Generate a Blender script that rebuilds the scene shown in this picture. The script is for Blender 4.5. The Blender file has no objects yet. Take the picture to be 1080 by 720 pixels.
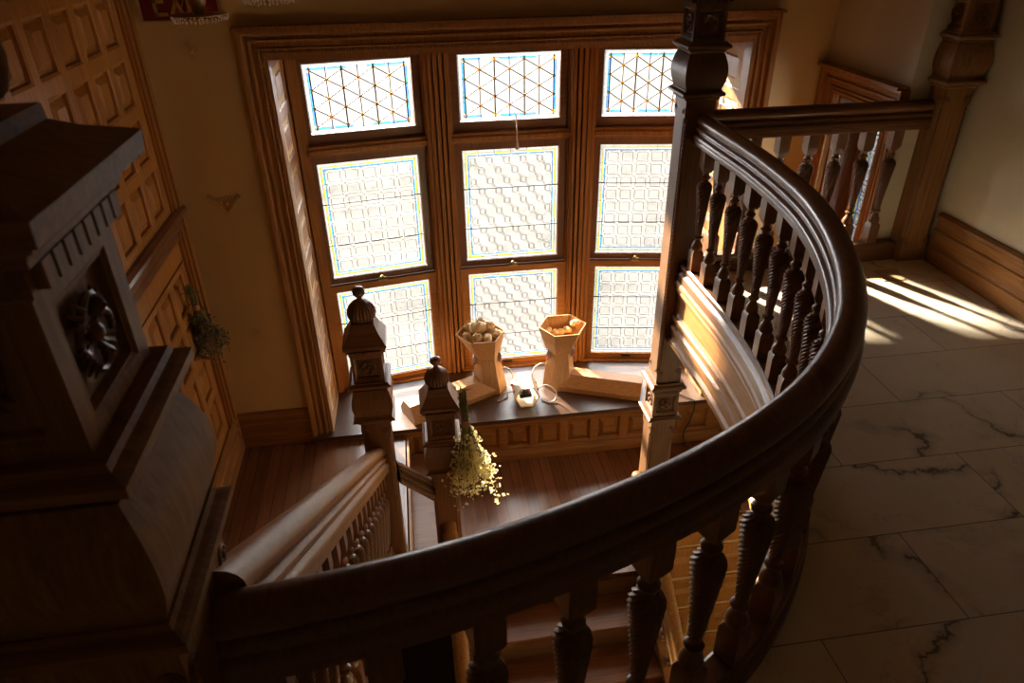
import bpy, math, random
from math import sin, cos, pi, radians, sqrt, atan2
from mathutils import Vector, Matrix

SC = bpy.context.scene
COL = SC.collection
RND = random.Random(7)

# ------------------------------------------------------------------ camera
YAW, PIT, ROL, FPX = 0.1388, -0.5356, -0.016, 749.4
EYE = Vector((0, 0, 1.65))
cf = Vector((sin(YAW) * cos(PIT), cos(YAW) * cos(PIT), sin(PIT)))
cr = Vector((cos(YAW), -sin(YAW), 0))
cu = cr.cross(cf)
cr2 = cr * cos(ROL) + cu * sin(ROL)
cu2 = -cr * sin(ROL) + cu * cos(ROL)
cam_d = bpy.data.cameras.new('camera')
cam = bpy.data.objects.new('camera', cam_d)
COL.objects.link(cam)
m3 = Matrix((cr2, cu2, -cf)).transposed()
cam.matrix_world = Matrix.Translation(EYE) @ m3.to_4x4()
cam_d.sensor_width = 36
cam_d.lens = 36 * FPX / 1080
cam_d.clip_start = 0.02
cam_d.dof.use_dof = True
cam_d.dof.focus_distance = 3.9
cam_d.dof.aperture_fstop = 7.5
SC.camera = cam

# ------------------------------------------------------------------ light
SC.view_settings.view_transform = 'Standard'
SC.view_settings.look = 'None'
SC.view_settings.gamma = 1
SC.view_settings.use_curve_mapping = False
SC.view_settings.exposure = 0.0

SUN_AZ = radians(24.5)      # travel direction measured from -y towards +x
SUN_EL = radians(20)
SUN_STRENGTH = 78.0
SKY_STRENGTH = 18.0
sun_d = bpy.data.lights.new('sun', 'SUN')
sun_d.energy = SUN_STRENGTH
sun_d.angle = radians(2.6)
sun_d.color = (1.0, 0.86, 0.66)
sun = bpy.data.objects.new('sun', sun_d)
COL.objects.link(sun)
trav = Vector((sin(SUN_AZ) * cos(SUN_EL), -cos(SUN_AZ) * cos(SUN_EL), -sin(SUN_EL)))
sun.rotation_euler = trav.to_track_quat('-Z', 'Y').to_euler()
sun.location = (-2, 9, 5)

W = bpy.data.worlds.new('sky')
SC.world = W
W.use_nodes = True
wn = W.node_tree
wn.nodes.clear()
wo = wn.nodes.new('ShaderNodeOutputWorld')
wb = wn.nodes.new('ShaderNodeBackground')
wb.inputs['Color'].default_value = (1.0, 0.97, 0.93, 1)
wb.inputs['Strength'].default_value = SKY_STRENGTH
wn.links.new(wb.outputs[0], wo.inputs[0])

# sampling guides for the daylight in the window openings
def portal(loc, rz, w, h, inward):
    d = bpy.data.lights.new('window_daylight', 'AREA')
    d.shape = 'RECTANGLE'
    d.size, d.size_y = w, h
    d.cycles.is_portal = True
    o = bpy.data.objects.new('window_daylight', d)
    COL.objects.link(o)
    o.location = loc
    o.rotation_euler = Vector(inward).to_track_quat('-Z', 'Y').to_euler()
portal((0.65, 5.02, -0.2), 0, 3.0, 2.6, (0, -1, 0))
portal((2.84, 3.72, 0.0), 0, 0.6, 1.5, (-1, 0, 0))

SC.cycles.use_denoising = True
SC.cycles.max_bounces = 10
SC.cycles.diffuse_bounces = 6
SC.cycles.glossy_bounces = 4
SC.cycles.transparent_max_bounces = 16
SC.cycles.sample_clamp_indirect = 6
SC.cycles.caustics_reflective = False
SC.cycles.caustics_refractive = False

# ------------------------------------------------------------------ materials
def newmat(name):
    m = bpy.data.materials.new(name)
    m.use_nodes = True
    return m, m.node_tree, m.node_tree.nodes['Principled BSDF']

def N(nt, typ, **kw):
    n = nt.nodes.new(typ)
    for k, v in kw.items():
        if k in n.inputs:
            n.inputs[k].default_value = v
        else:
            setattr(n, k, v)
    return n

def ramp(nt, stops):
    r = nt.nodes.new('ShaderNodeValToRGB')
    el = r.color_ramp.elements
    while len(el) < len(stops):
        el.new(0.5)
    for e, (p, c) in zip(el, stops):
        e.position = p
        e.color = (c[0], c[1], c[2], 1)
    return r

def wood(name, col, axis='z', rough=0.38, contrast=0.30, spec=0.22, scale=1.0, bump=0.12):
    m, nt, b = newmat(name)
    tc = N(nt, 'ShaderNodeTexCoord')
    mp = N(nt, 'ShaderNodeMapping')
    s = {'x': (0.8, 22, 22), 'y': (22, 0.8, 22), 'z': (22, 22, 0.8)}[axis]
    mp.inputs['Scale'].default_value = [v * scale for v in s]
    nt.links.new(tc.outputs['Object'], mp.inputs['Vector'])
    n1 = N(nt, 'ShaderNodeTexNoise')
    n1.inputs['Scale'].default_value = 5.0
    n1.inputs['Detail'].default_value = 5
    n1.inputs['Roughness'].default_value = 0.6
    n1.inputs['Distortion'].default_value = 0.15
    nt.links.new(mp.outputs[0], n1.inputs['Vector'])
    n2 = N(nt, 'ShaderNodeTexNoise')
    n2.inputs['Scale'].default_value = 3.0
    n2.inputs['Detail'].default_value = 3
    nt.links.new(tc.outputs['Object'], n2.inputs['Vector'])
    mx = N(nt, 'ShaderNodeMath', operation='MULTIPLY_ADD')
    mx.inputs[1].default_value = 0.3
    nt.links.new(n2.outputs[0], mx.inputs[0])
    nt.links.new(n1.outputs[0], mx.inputs[2])
    lo = [c * (1 - contrast) for c in col]
    hi = [min(1, c * (1 + contrast)) for c in col]
    r = ramp(nt, [(0.45, lo), (0.64, col), (0.85, hi)])
    nt.links.new(mx.outputs[0], r.inputs[0])
    nt.links.new(r.outputs[0], b.inputs['Base Color'])
    b.inputs['Roughness'].default_value = rough
    b.inputs['Specular IOR Level'].default_value = spec
    bp = N(nt, 'ShaderNodeBump')
    bp.inputs['Strength'].default_value = bump
    bp.inputs['Distance'].default_value = 0.002
    nt.links.new(n1.outputs[0], bp.inputs['Height'])
    nt.links.new(bp.outputs[0], b.inputs['Normal'])
    return m

OAK = (0.30, 0.135, 0.040)
M = {}
for ax in 'xyz':
    M['oak_' + ax] = wood('oak_' + ax, OAK, ax, 0.40)
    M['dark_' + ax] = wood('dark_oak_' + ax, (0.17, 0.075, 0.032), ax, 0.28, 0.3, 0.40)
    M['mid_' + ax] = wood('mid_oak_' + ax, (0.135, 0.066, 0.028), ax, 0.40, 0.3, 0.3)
    M['post_' + ax] = wood('post_oak_' + ax, (0.26, 0.13, 0.048), ax, 0.45, 0.3, 0.15)
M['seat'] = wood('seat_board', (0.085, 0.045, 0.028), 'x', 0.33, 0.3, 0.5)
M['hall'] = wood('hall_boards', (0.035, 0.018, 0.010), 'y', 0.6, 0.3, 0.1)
M['panel'] = wood('panel_oak', (0.36, 0.155, 0.036), 'z', 0.5, 0.25, 0.2)
M['ply_x'] = wood('light_oak_x', (0.50, 0.27, 0.115), 'x', 0.45, 0.22)
M['ply_z'] = wood('light_oak_z', (0.52, 0.29, 0.125), 'z', 0.45, 0.22)
M['birch'] = wood('birch_ply', (0.78, 0.66, 0.46), 'y', 0.5, 0.12)
M['card'] = wood('card', (0.62, 0.42, 0.22), 'x', 0.6, 0.2)

def plain(name, col, rough=0.5, metal=0.0, noise=0.0, nscale=8, spec=0.5):
    m, nt, b = newmat(name)
    b.inputs['Base Color'].default_value = (*col, 1)
    b.inputs['Roughness'].default_value = rough
    b.inputs['Metallic'].default_value = metal
    b.inputs['Specular IOR Level'].default_value = spec
    if noise:
        tc = N(nt, 'ShaderNodeTexCoord')
        n = N(nt, 'ShaderNodeTexNoise')
        n.inputs['Scale'].default_value = nscale
        n.inputs['Detail'].default_value = 5
        nt.links.new(tc.outputs['Object'], n.inputs['Vector'])
        r = ramp(nt, [(0.3, [c * (1 - noise) for c in col]), (0.7, [min(1, c * (1 + noise)) for c in col])])
        nt.links.new(n.outputs[0], r.inputs[0])
        nt.links.new(r.outputs[0], b.inputs['Base Color'])
    return m
M['plaster'] = plain('plaster', (0.62, 0.45, 0.22), 0.75, 0, 0.06, 2)
M['plaster_r'] = plain('plaster_pale', (0.60, 0.52, 0.37), 0.75, 0, 0.06, 2)
M['ceiling'] = plain('ceiling_paint', (0.5, 0.42, 0.3), 0.8, 0, 0.04, 2)
M['lead'] = plain('lead', (0.05, 0.045, 0.045), 0.5, 0.3, 0.1, 30)
M['steel'] = plain('steel', (0.65, 0.65, 0.66), 0.28, 1.0, 0.05, 20)
M['brass'] = plain('brass', (0.55, 0.38, 0.15), 0.3, 1.0, 0.1, 20)
M['red'] = plain('red_plastic', (0.5, 0.03, 0.02), 0.4, 0, 0.05, 20)
M['black'] = plain('black_plastic', (0.015, 0.015, 0.016), 0.4, 0, 0.1, 20)
M['white_cable'] = plain('white_cable', (0.82, 0.80, 0.76), 0.4, 0, 0.03, 20)
M['wax'] = plain('pale_wax', (0.86, 0.62, 0.30), 0.55, 0, 0.15, 25)
M['maroon'] = plain('maroon_paint', (0.16, 0.006, 0.012), 0.5, 0, 0.15, 8)
M['gold'] = plain('gold_paint', (0.50, 0.33, 0.09), 0.45, 0.2, 0.15, 12)
M['pale_edge'] = plain('pale_wood_edge', (0.42, 0.30, 0.2), 0.6, 0, 0.05, 8)
M['cord'] = plain('cord', (0.75, 0.72, 0.66), 0.7, 0, 0.05, 30)
M['stem'] = plain('dry_stem', (0.16, 0.15, 0.05), 0.8, 0, 0.3, 30)
M['flower'] = plain('dry_flower', (0.62, 0.54, 0.24), 0.8, 0, 0.35, 40)
M['herb'] = plain('dry_herb', (0.17, 0.14, 0.07), 0.85, 0, 0.4, 40)
M['twine'] = plain('twine', (0.45, 0.22, 0.10), 0.8, 0, 0.1, 50)
M['blue'] = None
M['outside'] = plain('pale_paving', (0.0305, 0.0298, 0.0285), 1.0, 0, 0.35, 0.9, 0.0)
M['leaves'] = plain('leaf_green', (0.16, 0.20, 0.05), 0.8, 0, 0.4, 6)
M['bark'] = plain('bark', (0.12, 0.09, 0.06), 0.9, 0, 0.3, 9)
M['board'] = plain('circuit_board', (0.25, 0.03, 0.02), 0.4, 0, 0.2, 60)

# translucent petals for the dried flowers
def petal(name, col):
    m, nt, b = newmat(name)
    out = nt.nodes['Material Output']
    tr = N(nt, 'ShaderNodeBsdfTranslucent')
    tr.inputs['Color'].default_value = (*col, 1)
    b.inputs['Base Color'].default_value = (*col, 1)
    b.inputs['Roughness'].default_value = 0.8
    mx = N(nt, 'ShaderNodeMixShader')
    mx.inputs[0].default_value = 0.5
    nt.links.new(b.outputs[0], mx.inputs[1])
    nt.links.new(tr.outputs[0], mx.inputs[2])
    nt.links.new(mx.outputs[0], out.inputs[0])
    return m
M['petal'] = petal('pale_petal', (0.80, 0.70, 0.36))

def glass(name, col, clear=0.5, bump=0.5, bscale=60):
    """textured leaded glass: part clear, part light-scattering"""
    m, nt, b = newmat(name)
    out = nt.nodes['Material Output']
    nt.nodes.remove(b)
    tc = N(nt, 'ShaderNodeTexCoord')
    n = N(nt, 'ShaderNodeTexNoise')
    n.inputs['Scale'].default_value = bscale
    n.inputs['Detail'].default_value = 2
    nt.links.new(tc.outputs['Object'], n.inputs['Vector'])
    tp = N(nt, 'ShaderNodeBsdfTransparent')
    tp.inputs['Color'].default_value = (*col, 1)
    tl = N(nt, 'ShaderNodeBsdfTranslucent')
    tl.inputs['Color'].default_value = (*col, 1)
    gl = N(nt, 'ShaderNodeBsdfGlossy')
    gl.inputs['Roughness'].default_value = 0.15
    bm = N(nt, 'ShaderNodeBump')
    bm.inputs['Strength'].default_value = bump
    bm.inputs['Distance'].default_value = 0.003
    nt.links.new(n.outputs[0], bm.inputs['Height'])
    nt.links.new(bm.outputs[0], gl.inputs['Normal'])
    nt.links.new(bm.outputs[0], tl.inputs['Normal'])
    mr = N(nt, 'ShaderNodeMapRange')
    mr.inputs['From Min'].default_value = 0.35
    mr.inputs['From Max'].default_value = 0.65
    mr.inputs['To Min'].default_value = (1 - clear) * 0.6
    mr.inputs['To Max'].default_value = (1 - clear) * 1.4
    nt.links.new(n.outputs[0], mr.inputs['Value'])
    m1 = N(nt, 'ShaderNodeMixShader')
    nt.links.new(mr.outputs[0], m1.inputs[0])
    nt.links.new(tp.outputs[0], m1.inputs[1])
    nt.links.new(tl.outputs[0], m1.inputs[2])
    fr = N(nt, 'ShaderNodeFresnel')
    fr.inputs['IOR'].default_value = 1.3
    m2 = N(nt, 'ShaderNodeMixShader')
    nt.links.new(fr.outputs[0], m2.inputs[0])
    nt.links.new(m1.outputs[0], m2.inputs[1])
    nt.links.new(gl.outputs[0], m2.inputs[2])
    nt.links.new(m2.outputs[0], out.inputs[0])
    return m
M['glass_clear'] = glass('clear_textured_glass', (0.97, 0.97, 0.98), 0.985)
M['glass_pane'] = glass('pressed_glass', (0.90, 0.91, 0.92), 0.989)
M['glass_blue'] = glass('blue_glass', (0.22, 0.48, 0.90), 0.9)
M['glass_yellow'] = glass('yellow_glass', (0.80, 0.72, 0.16), 0.9)
M['glass_amber'] = glass('amber_glass', (0.95, 0.55, 0.08), 0.5)
M['crystal'] = plain('crystal_bead', (0.75, 0.72, 0.6), 0.1, 0, 0.1, 30)
M['amber_shade'] = plain('amber_shade', (0.45, 0.28, 0.08), 0.3, 0, 0.2, 10)

def floor_planks(name, col, wdt=0.075, axis='y'):
    m, nt, b = newmat(name)
    tc = N(nt, 'ShaderNodeTexCoord')
    mp = N(nt, 'ShaderNodeMapping')
    if axis == 'y':
        mp.inputs['Rotation'].default_value = (0, 0, pi / 2)
    nt.links.new(tc.outputs['Object'], mp.inputs['Vector'])
    br = N(nt, 'ShaderNodeTexBrick')
    br.offset = 0.37
    br.inputs['Scale'].default_value = 1
    br.inputs['Brick Width'].default_value = 1.4
    br.inputs['Row Height'].default_value = wdt
    br.inputs['Mortar Size'].default_value = 0.0018
    br.inputs['Mortar Smooth'].default_value = 0.3
    br.inputs['Color1'].default_value = (*[c * 0.8 for c in col], 1)
    br.inputs['Color2'].default_value = (*[c * 1.2 for c in col], 1)
    br.inputs['Mortar'].default_value = (*[c * 0.25 for c in col], 1)
    nt.links.new(mp.outputs[0], br.inputs['Vector'])
    mp2 = N(nt, 'ShaderNodeMapping')
    mp2.inputs['Scale'].default_value = (30, 1.6, 30) if axis == 'y' else (1.6, 30, 30)
    nt.links.new(tc.outputs['Object'], mp2.inputs['Vector'])
    n = N(nt, 'ShaderNodeTexNoise')
    n.inputs['Scale'].default_value = 2
    n.inputs['Detail'].default_value = 5
    nt.links.new(mp2.outputs[0], n.inputs['Vector'])
    r = ramp(nt, [(0.3, (0.82, 0.82, 0.82)), (0.7, (1.1, 1.1, 1.1))])
    nt.links.new(n.outputs[0], r.inputs[0])
    mx = N(nt, 'ShaderNodeMix', data_type='RGBA', blend_type='MULTIPLY')
    mx.inputs[0].default_value = 1
    nt.links.new(br.outputs['Color'], mx.inputs[6])
    nt.links.new(r.outputs[0], mx.inputs[7])
    nt.links.new(mx.outputs[2], b.inputs['Base Color'])
    b.inputs['Roughness'].default_value = 0.22
    bp = N(nt, 'ShaderNodeBump')
    bp.inputs['Strength'].default_value = 0.25
    bp.inputs['Distance'].default_value = 0.002
    nt.links.new(br.outputs['Fac'], bp.inputs['Height'])
    bp.invert = True
    nt.links.new(bp.outputs[0], b.inputs['Normal'])
    return m
M['planks'] = floor_planks('oak_planks', (0.20, 0.085, 0.035))
M['tread_x'] = wood('tread_oak', (0.20, 0.085, 0.035), 'x', 0.25)

def marble():
    m, nt, b = newmat('marble_tiles')
    tc = N(nt, 'ShaderNodeTexCoord')
    mp = N(nt, 'ShaderNodeMapping')
    mp.inputs['Location'].default_value = (TILE_DX, -1.085 + 0.3175 * 20, 0)
    nt.links.new(tc.outputs['Object'], mp.inputs['Vector'])
    br = N(nt, 'ShaderNodeTexBrick')
    br.offset = 0.5
    br.inputs['Scale'].default_value = 1
    br.inputs['Brick Width'].default_value = 0.86
    br.inputs['Row Height'].default_value = 0.3175
    br.inputs['Mortar Size'].default_value = 0.0016
    br.inputs['Mortar Smooth'].default_value = 0.2
    br.inputs['Color1'].default_value = (0.0, 0.0, 0.0, 1)
    br.inputs['Color2'].default_value = (1, 1, 1, 1)
    br.inputs['Mortar'].default_value = (0.5, 0.5, 0.5, 1)
    nt.links.new(mp.outputs[0], br.inputs['Vector'])
    # veins: each tile gets its own offset so the veins stop at the joints
    sep = N(nt, 'ShaderNodeVectorMath', operation='MULTIPLY_ADD')
    sep.inputs[1].default_value = (7.3, 3.1, 5.7)
    nt.links.new(br.outputs['Color'], sep.inputs[0])
    nt.links.new(tc.outputs['Object'], sep.inputs[2])
    def vein(scale, width, seed, dist):
        n0 = N(nt, 'ShaderNodeTexNoise')
        n0.inputs['Scale'].default_value = scale * 2.2
        n0.inputs['Detail'].default_value = 7
        n0.inputs['Roughness'].default_value = 0.62
        nt.links.new(sep.outputs[0], n0.inputs['Vector'])
        vm = N(nt, 'ShaderNodeVectorMath', operation='MULTIPLY_ADD')
        vm.inputs[1].default_value = (dist, dist, dist)
        nt.links.new(n0.outputs['Color'], vm.inputs[0])
        nt.links.new(sep.outputs[0], vm.inputs[2])
        off = N(nt, 'ShaderNodeVectorMath', operation='ADD')
        off.inputs[1].default_value = (seed, seed * 1.7, 0)
        nt.links.new(vm.outputs[0], off.inputs[0])
        n = N(nt, 'ShaderNodeTexNoise')
        n.inputs['Scale'].default_value = scale
        n.inputs['Detail'].default_value = 1.5
        nt.links.new(off.outputs[0], n.inputs['Vector'])
        s = N(nt, 'ShaderNodeMath', operation='SUBTRACT')
        s.inputs[1].default_value = 0.5
        nt.links.new(n.outputs[0], s.inputs[0])
        a = N(nt, 'ShaderNodeMath', operation='ABSOLUTE')
        nt.links.new(s.outputs[0], a.inputs[0])
        mr = N(nt, 'ShaderNodeMapRange')
        mr.inputs['From Min'].default_value = 0
        mr.inputs['From Max'].default_value = width
        mr.inputs['To Min'].default_value = 1
        mr.inputs['To Max'].default_value = 0
        nt.links.new(a.outputs[0], mr.inputs['Value'])
        return mr.outputs[0]
    v1 = vein(1.6, 0.009, 3.0, 0.30)
    v2 = vein(1.6, 0.038, 3.0, 0.30)
    v3 = vein(3.4, 0.008, 9.0, 0.22)
    nm = N(nt, 'ShaderNodeTexNoise')
    nm.inputs['Scale'].default_value = 2.6
    nm.inputs['Detail'].default_value = 3
    nt.links.new(sep.outputs[0], nm.inputs['Vector'])
    mk = N(nt, 'ShaderNodeMapRange')
    mk.inputs['From Min'].default_value = 0.38
    mk.inputs['From Max'].default_value = 0.52
    nt.links.new(nm.outputs[0], mk.inputs['Value'])
    def mul(a, k, c=None):
        n = N(nt, 'ShaderNodeMath', operation='MULTIPLY')
        nt.links.new(a, n.inputs[0])
        if c is not None:
            nt.links.new(c, n.inputs[1])
        else:
            n.inputs[1].default_value = k
        return n.outputs[0]
    def add(a, c):
        n = N(nt, 'ShaderNodeMath', operation='ADD', use_clamp=True)
        nt.links.new(a, n.inputs[0]); nt.links.new(c, n.inputs[1])
        return n.outputs[0]
    v = add(add(mul(mul(v1, 0.72), 0, mk.outputs[0]), mul(mul(v2, 0.45), 0, mk.outputs[0])), mul(v3, 0.22))
    base = ramp(nt, [(0.3, (0.82, 0.70, 0.50)), (0.7, (0.90, 0.80, 0.62))])
    nt.links.new(nm.outputs[0], base.inputs[0])
    mx = N(nt, 'ShaderNodeMix', data_type='RGBA')
    nt.links.new(v, mx.inputs[0])
    nt.links.new(base.outputs[0], mx.inputs[6])
    mx.inputs[7].default_value = (0.20, 0.14, 0.09, 1)
    mg = N(nt, 'ShaderNodeMix', data_type='RGBA')
    nt.links.new(br.outputs['Fac'], mg.inputs[0])
    nt.links.new(mx.outputs[2], mg.inputs[6])
    mg.inputs[7].default_value = (0.14, 0.11, 0.08, 1)
    nt.links.new(mg.outputs[2], b.inputs['Base Color'])
    b.inputs['Roughness'].default_value = 0.32
    return m
TILE_DX = -1.395 + 0.43 + 0.86 * 10
M['marble'] = marble()

# ------------------------------------------------------------------ mesh helpers
ORG = {}
def V(*a):
    return Vector(a)

class MB:
    def __init__(s):
        s.v, s.f, s.s = [], [], []
    def face(s, idx, smooth=False):
        s.f.append(idx); s.s.append(smooth)
    def box(s, a, b, bev=0.0):
        x0, y0, z0 = [min(p, q) for p, q in zip(a, b)]
        x1, y1, z1 = [max(p, q) for p, q in zip(a, b)]
        if bev <= 0:
            n = len(s.v)
            s.v += [V(x, y, z) for z in (z0, z1) for y in (y0, y1) for x in (x0, x1)]
            for q in ((0, 2, 3, 1), (4, 5, 7, 6), (0, 1, 5, 4), (2, 6, 7, 3), (0, 4, 6, 2), (1, 3, 7, 5)):
                s.face([n + i for i in q])
        else:
            c = V((x0 + x1) / 2, (y0 + y1) / 2, 0)
            hx, hy = (x1 - x0) / 2, (y1 - y0) / 2
            s.stack(c.x, c.y, [(hx - bev, hy - bev, z0), (hx, hy, z0 + bev), (hx, hy, z1 - bev), (hx - bev, hy - bev, z1)])
    def stack(s, cx, cy, lev, smooth=False):
        """rectangular cross sections (hx, hy, z) joined into one solid"""
        n = len(s.v)
        for hx, hy, z in lev:
            s.v += [V(cx - hx, cy - hy, z), V(cx + hx, cy - hy, z), V(cx + hx, cy + hy, z), V(cx - hx, cy + hy, z)]
        for i in range(len(lev) - 1):
            for k in range(4):
                a = n + i * 4 + k; b = n + i * 4 + (k + 1) % 4
                s.face([a, b, b + 4, a + 4], smooth)
        s.face([n + 3, n + 2, n + 1, n])
        e = n + (len(lev) - 1) * 4
        s.face([e, e + 1, e + 2, e + 3])
    def loft(s, rings, closed=True, caps=True, smooth=True):
        n = len(s.v); k = len(rings[0])
        for r in rings:
            s.v += [Vector(p) for p in r]
        for i in range(len(rings) - 1):
            for j in range(k if closed else k - 1):
                a = n + i * k + j; b = n + i * k + (j + 1) % k
                s.face([a, b, b + k, a + k], smooth)
        if caps and closed:
            s.face([n + j for j in range(k)][::-1])
            s.face([n + (len(rings) - 1) * k + j for j in range(k)])
    def lathe(s, cx, cy, prof, seg=20, twist=None, amp=0.0, lobes=0, z0=0.0):
        rings = []
        for r, z in prof:
            ring = []
            for j in range(seg):
                t = 2 * pi * j / seg
                rr = r
                if lobes and amp:
                    a = amp(z) if callable(amp) else amp
                    rr = r * (1 + a * cos(lobes * t - (twist or 0) * z))
                ring.append((cx + rr * cos(t), cy + rr * sin(t), z0 + z))
            rings.append(ring)
        s.loft(rings)
    def tube(s, pts, r, seg=8, caps=True):
        pts = [Vector(p) for p in pts]
        rings = []
        up = V(0, 0, 1)
        for i, p in enumerate(pts):
            t = (pts[min(i + 1, len(pts) - 1)] - pts[max(i - 1, 0)])
            if t.length < 1e-9: t = V(0, 0, 1)
            t.normalize()
            a = t.cross(up)
            if a.length < 0.05:
                a = t.cross(V(1, 0, 0))
            a.normalize()
            b = t.cross(a)
            rr = r[i] if isinstance(r, (list, tuple)) else r
            rings.append([p + a * rr * cos(2 * pi * j / seg) + b * rr * sin(2 * pi * j / seg) for j in range(seg)])
        s.loft(rings, caps=caps)
    def ball(s, c, r, seg=12, sq=(1, 1, 1)):
        c = Vector(c); n = max(5, seg // 2)
        rings = []
        for i in range(1, n):
            a = pi * i / n
            rings.append([c + V(r * sq[0] * sin(a) * cos(2 * pi * j / seg), r * sq[1] * sin(a) * sin(2 * pi * j / seg), -r * sq[2] * cos(a)) for j in range(seg)])
        s.loft(rings)
    def sweep(s, path, prof, closed=True, smooth=False, caps=True):
        """profile (side, up) carried along a path; vertical sections, side = right of travel"""
        path = [Vector(p) for p in path]
        rings = []
        for i, p in enumerate(path):
            if i == 0: t = path[1] - path[0]
            elif i == len(path) - 1: t = path[-1] - path[-2]
            else: t = (path[i + 1] - p).normalized() + (p - path[i - 1]).normalized()
            side = V(t.y, -t.x, 0).normalized()
            rings.append([p + side * a + V(0, 0, b) for a, b in prof])
        s.loft(rings, closed=closed, caps=caps, smooth=smooth)
    def frame(s, x0, x1, z0, z1, y, prof, sides='LTR', sgn=-1):
        """mitred casing in a wall facing -y: prof = (outward distance, projection)"""
        c = []
        for d, p in prof:
            yy = y + sgn * p
            c.append([V(x0 - d, yy, z0), V(x0 - d, yy, z1 + d), V(x1 + d, yy, z1 + d), V(x1 + d, yy, z0)])
        n = len(s.v); k = len(prof)
        for j in range(4):
            for i in range(k):
                s.v.append(c[i][j])
        for j in range(3):
            for i in range(k - 1):
                a = n + j * k + i
                s.face([a, a + 1, a + 1 + k, a + k])
    def build(s, name, mat, parent=None, local=False, smooth=None, loc=None):
        me = bpy.data.meshes.new(name)
        org = V(0, 0, 0) if local else ORG.get(parent.name, V(0, 0, 0)) if parent else V(0, 0, 0)
        me.from_pydata([p - org for p in s.v], [], s.f)
        me.polygons.foreach_set('use_smooth', s.s if smooth is None else [smooth] * len(s.f))
        me.materials.append(mat if not isinstance(mat, str) else M[mat])
        me.update()
        if any(s.s) or smooth:
            me.set_sharp_from_angle(angle=radians(40))
        o = bpy.data.objects.new(name, me)
        COL.objects.link(o)
        if parent:
            o.parent = parent
            ORG[o.name] = org
        return o

def thing(name, label, cat, loc=(0, 0, 0), group=None, rz=0.0):
    o = bpy.data.objects.new(name, None)
    COL.objects.link(o)
    o.empty_display_size = 0.1
    o.location = loc
    o.rotation_euler = (0, 0, rz)
    o['label'] = label; o['category'] = cat
    if group: o['group'] = group
    ORG[o.name] = Vector(loc)
    return o
def tag(o, label, cat, group=None, kind=None):
    o['label'] = label; o['category'] = cat
    if group: o['group'] = group
    if kind: o['kind'] = kind
    return o
def struct(o, label=None, cat=None):
    o['kind'] = 'structure'
    if label: o['label'] = label
    if cat: o['category'] = cat
    return o
def sempty(name, label, cat, loc=(0, 0, 0), rz=0):
    o = thing(name, label, cat, loc, None, rz)
    o['kind'] = 'structure'
    return o

# ------------------------------------------------------------------ dimensions
XL, XR, YB, YN = -1.371, 2.79, 4.15, -1.7
XW, YW = 2.498, 3.36    # thicker wall part with the small window
KS = 0.9061
def zt_(z): return z * KS + 1.65 * (1 - KS)
ZU = -1.492            # upper part of the landing, two steps above the rest
ZL = -1.824            # landing
ZLOW = -3.75           # hall below
ZC = 2.7
OX0, OX1, OZT = -0.705, 2.004, 1.047     # bay opening in the back wall
POST = (1.365, 3.33)
FAR = (2.682, 3.327)
NEAR = (-0.433, 0.70)
NA = (-0.278, 2.875)
NB = (0.035, 3.02)

# curve of the balcony edge (centre line of the balustrade)
CP = [(1.385, 3.25), (1.385, 2.95), (1.385, 2.7), (1.365, 2.4), (1.33, 2.15), (1.27, 1.92), (1.19, 1.70), (1.10, 1.51), (1.0, 1.345), (.88, 1.2), (.75, 1.08), (.61, .985), (.45, .9), (.3, .838), (.13, .782), (-.03, .745), (-.2, .72), (-.34, .71)]
def catmull(pts, n=6):
    out = []
    P = [Vector((*p, 0)) if len(p) == 2 else Vector(p) for p in pts]
    for i in range(len(P) - 1):
        p0, p1, p2, p3 = P[max(i - 1, 0)], P[i], P[i + 1], P[min(i + 2, len(P) - 1)]
        for k in range(n):
            t = k / n
            out.append(0.5 * ((2 * p1) + (-p0 + p2) * t + (2 * p0 - 5 * p1 + 4 * p2 - p3) * t * t + (-p0 + 3 * p1 - 3 * p2 + p3) * t ** 3))
    out.append(P[-1])
    return out
CURVE = catmull(CP, 4)
def along(path, d):
    """point and tangent at distance d"""
    acc = 0
    for a, b in zip(path, path[1:]):
        l = (b - a).length
        if acc + l >= d:
            return a + (b - a) * ((d - acc) / l), (b - a).normalized()
        acc += l
    return path[-1], (path[-1] - path[-2]).normalized()
def plen(path):
    return sum((b - a).length for a, b in zip(path, path[1:]))
def offs(path, d):
    out = []
    for i, p in enumerate(path):
        t = path[min(i + 1, len(path) - 1)] - path[max(i - 1, 0)]
        out.append(p + V(t.y, -t.x, 0).normalized() * d)
    return out

# ------------------------------------------------------------------ shell
def poly_slab(name, pts, z0, z1, mat, mat_side=None):
    import bmesh
    bm = bmesh.new()
    top = [bm.verts.new((p[0], p[1], z1)) for p in pts]
    f = bm.faces.new(top)
    bot = [bm.verts.new((p[0], p[1], z0)) for p in pts]
    f2 = bm.faces.new(bot[::-1])
    for i in range(len(pts)):
        j = (i + 1) % len(pts)
        bm.faces.new((top[j], top[i], bot[i], bot[j]))
    bm.normal_update()
    bmesh.ops.triangulate(bm, faces=[f, f2])
    bmesh.ops.recalc_face_normals(bm, faces=bm.faces)
    me = bpy.data.meshes.new(name)
    bm.to_mesh(me); bm.free()
    me.materials.append(M[mat])
    o = bpy.data.objects.new(name, me)
    COL.objects.link(o)
    return struct(o)

inner = offs(CURVE, 0.0)
floor_pts = [(XL, YN), (XR, YN), (XR, 3.36), (1.385, 3.36)] + [(p.x, p.y) for p in inner] + [(-0.34, 0.70), (XL, 0.70)]
poly_slab('floor', floor_pts, -0.30, 0.0, 'marble')

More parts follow.
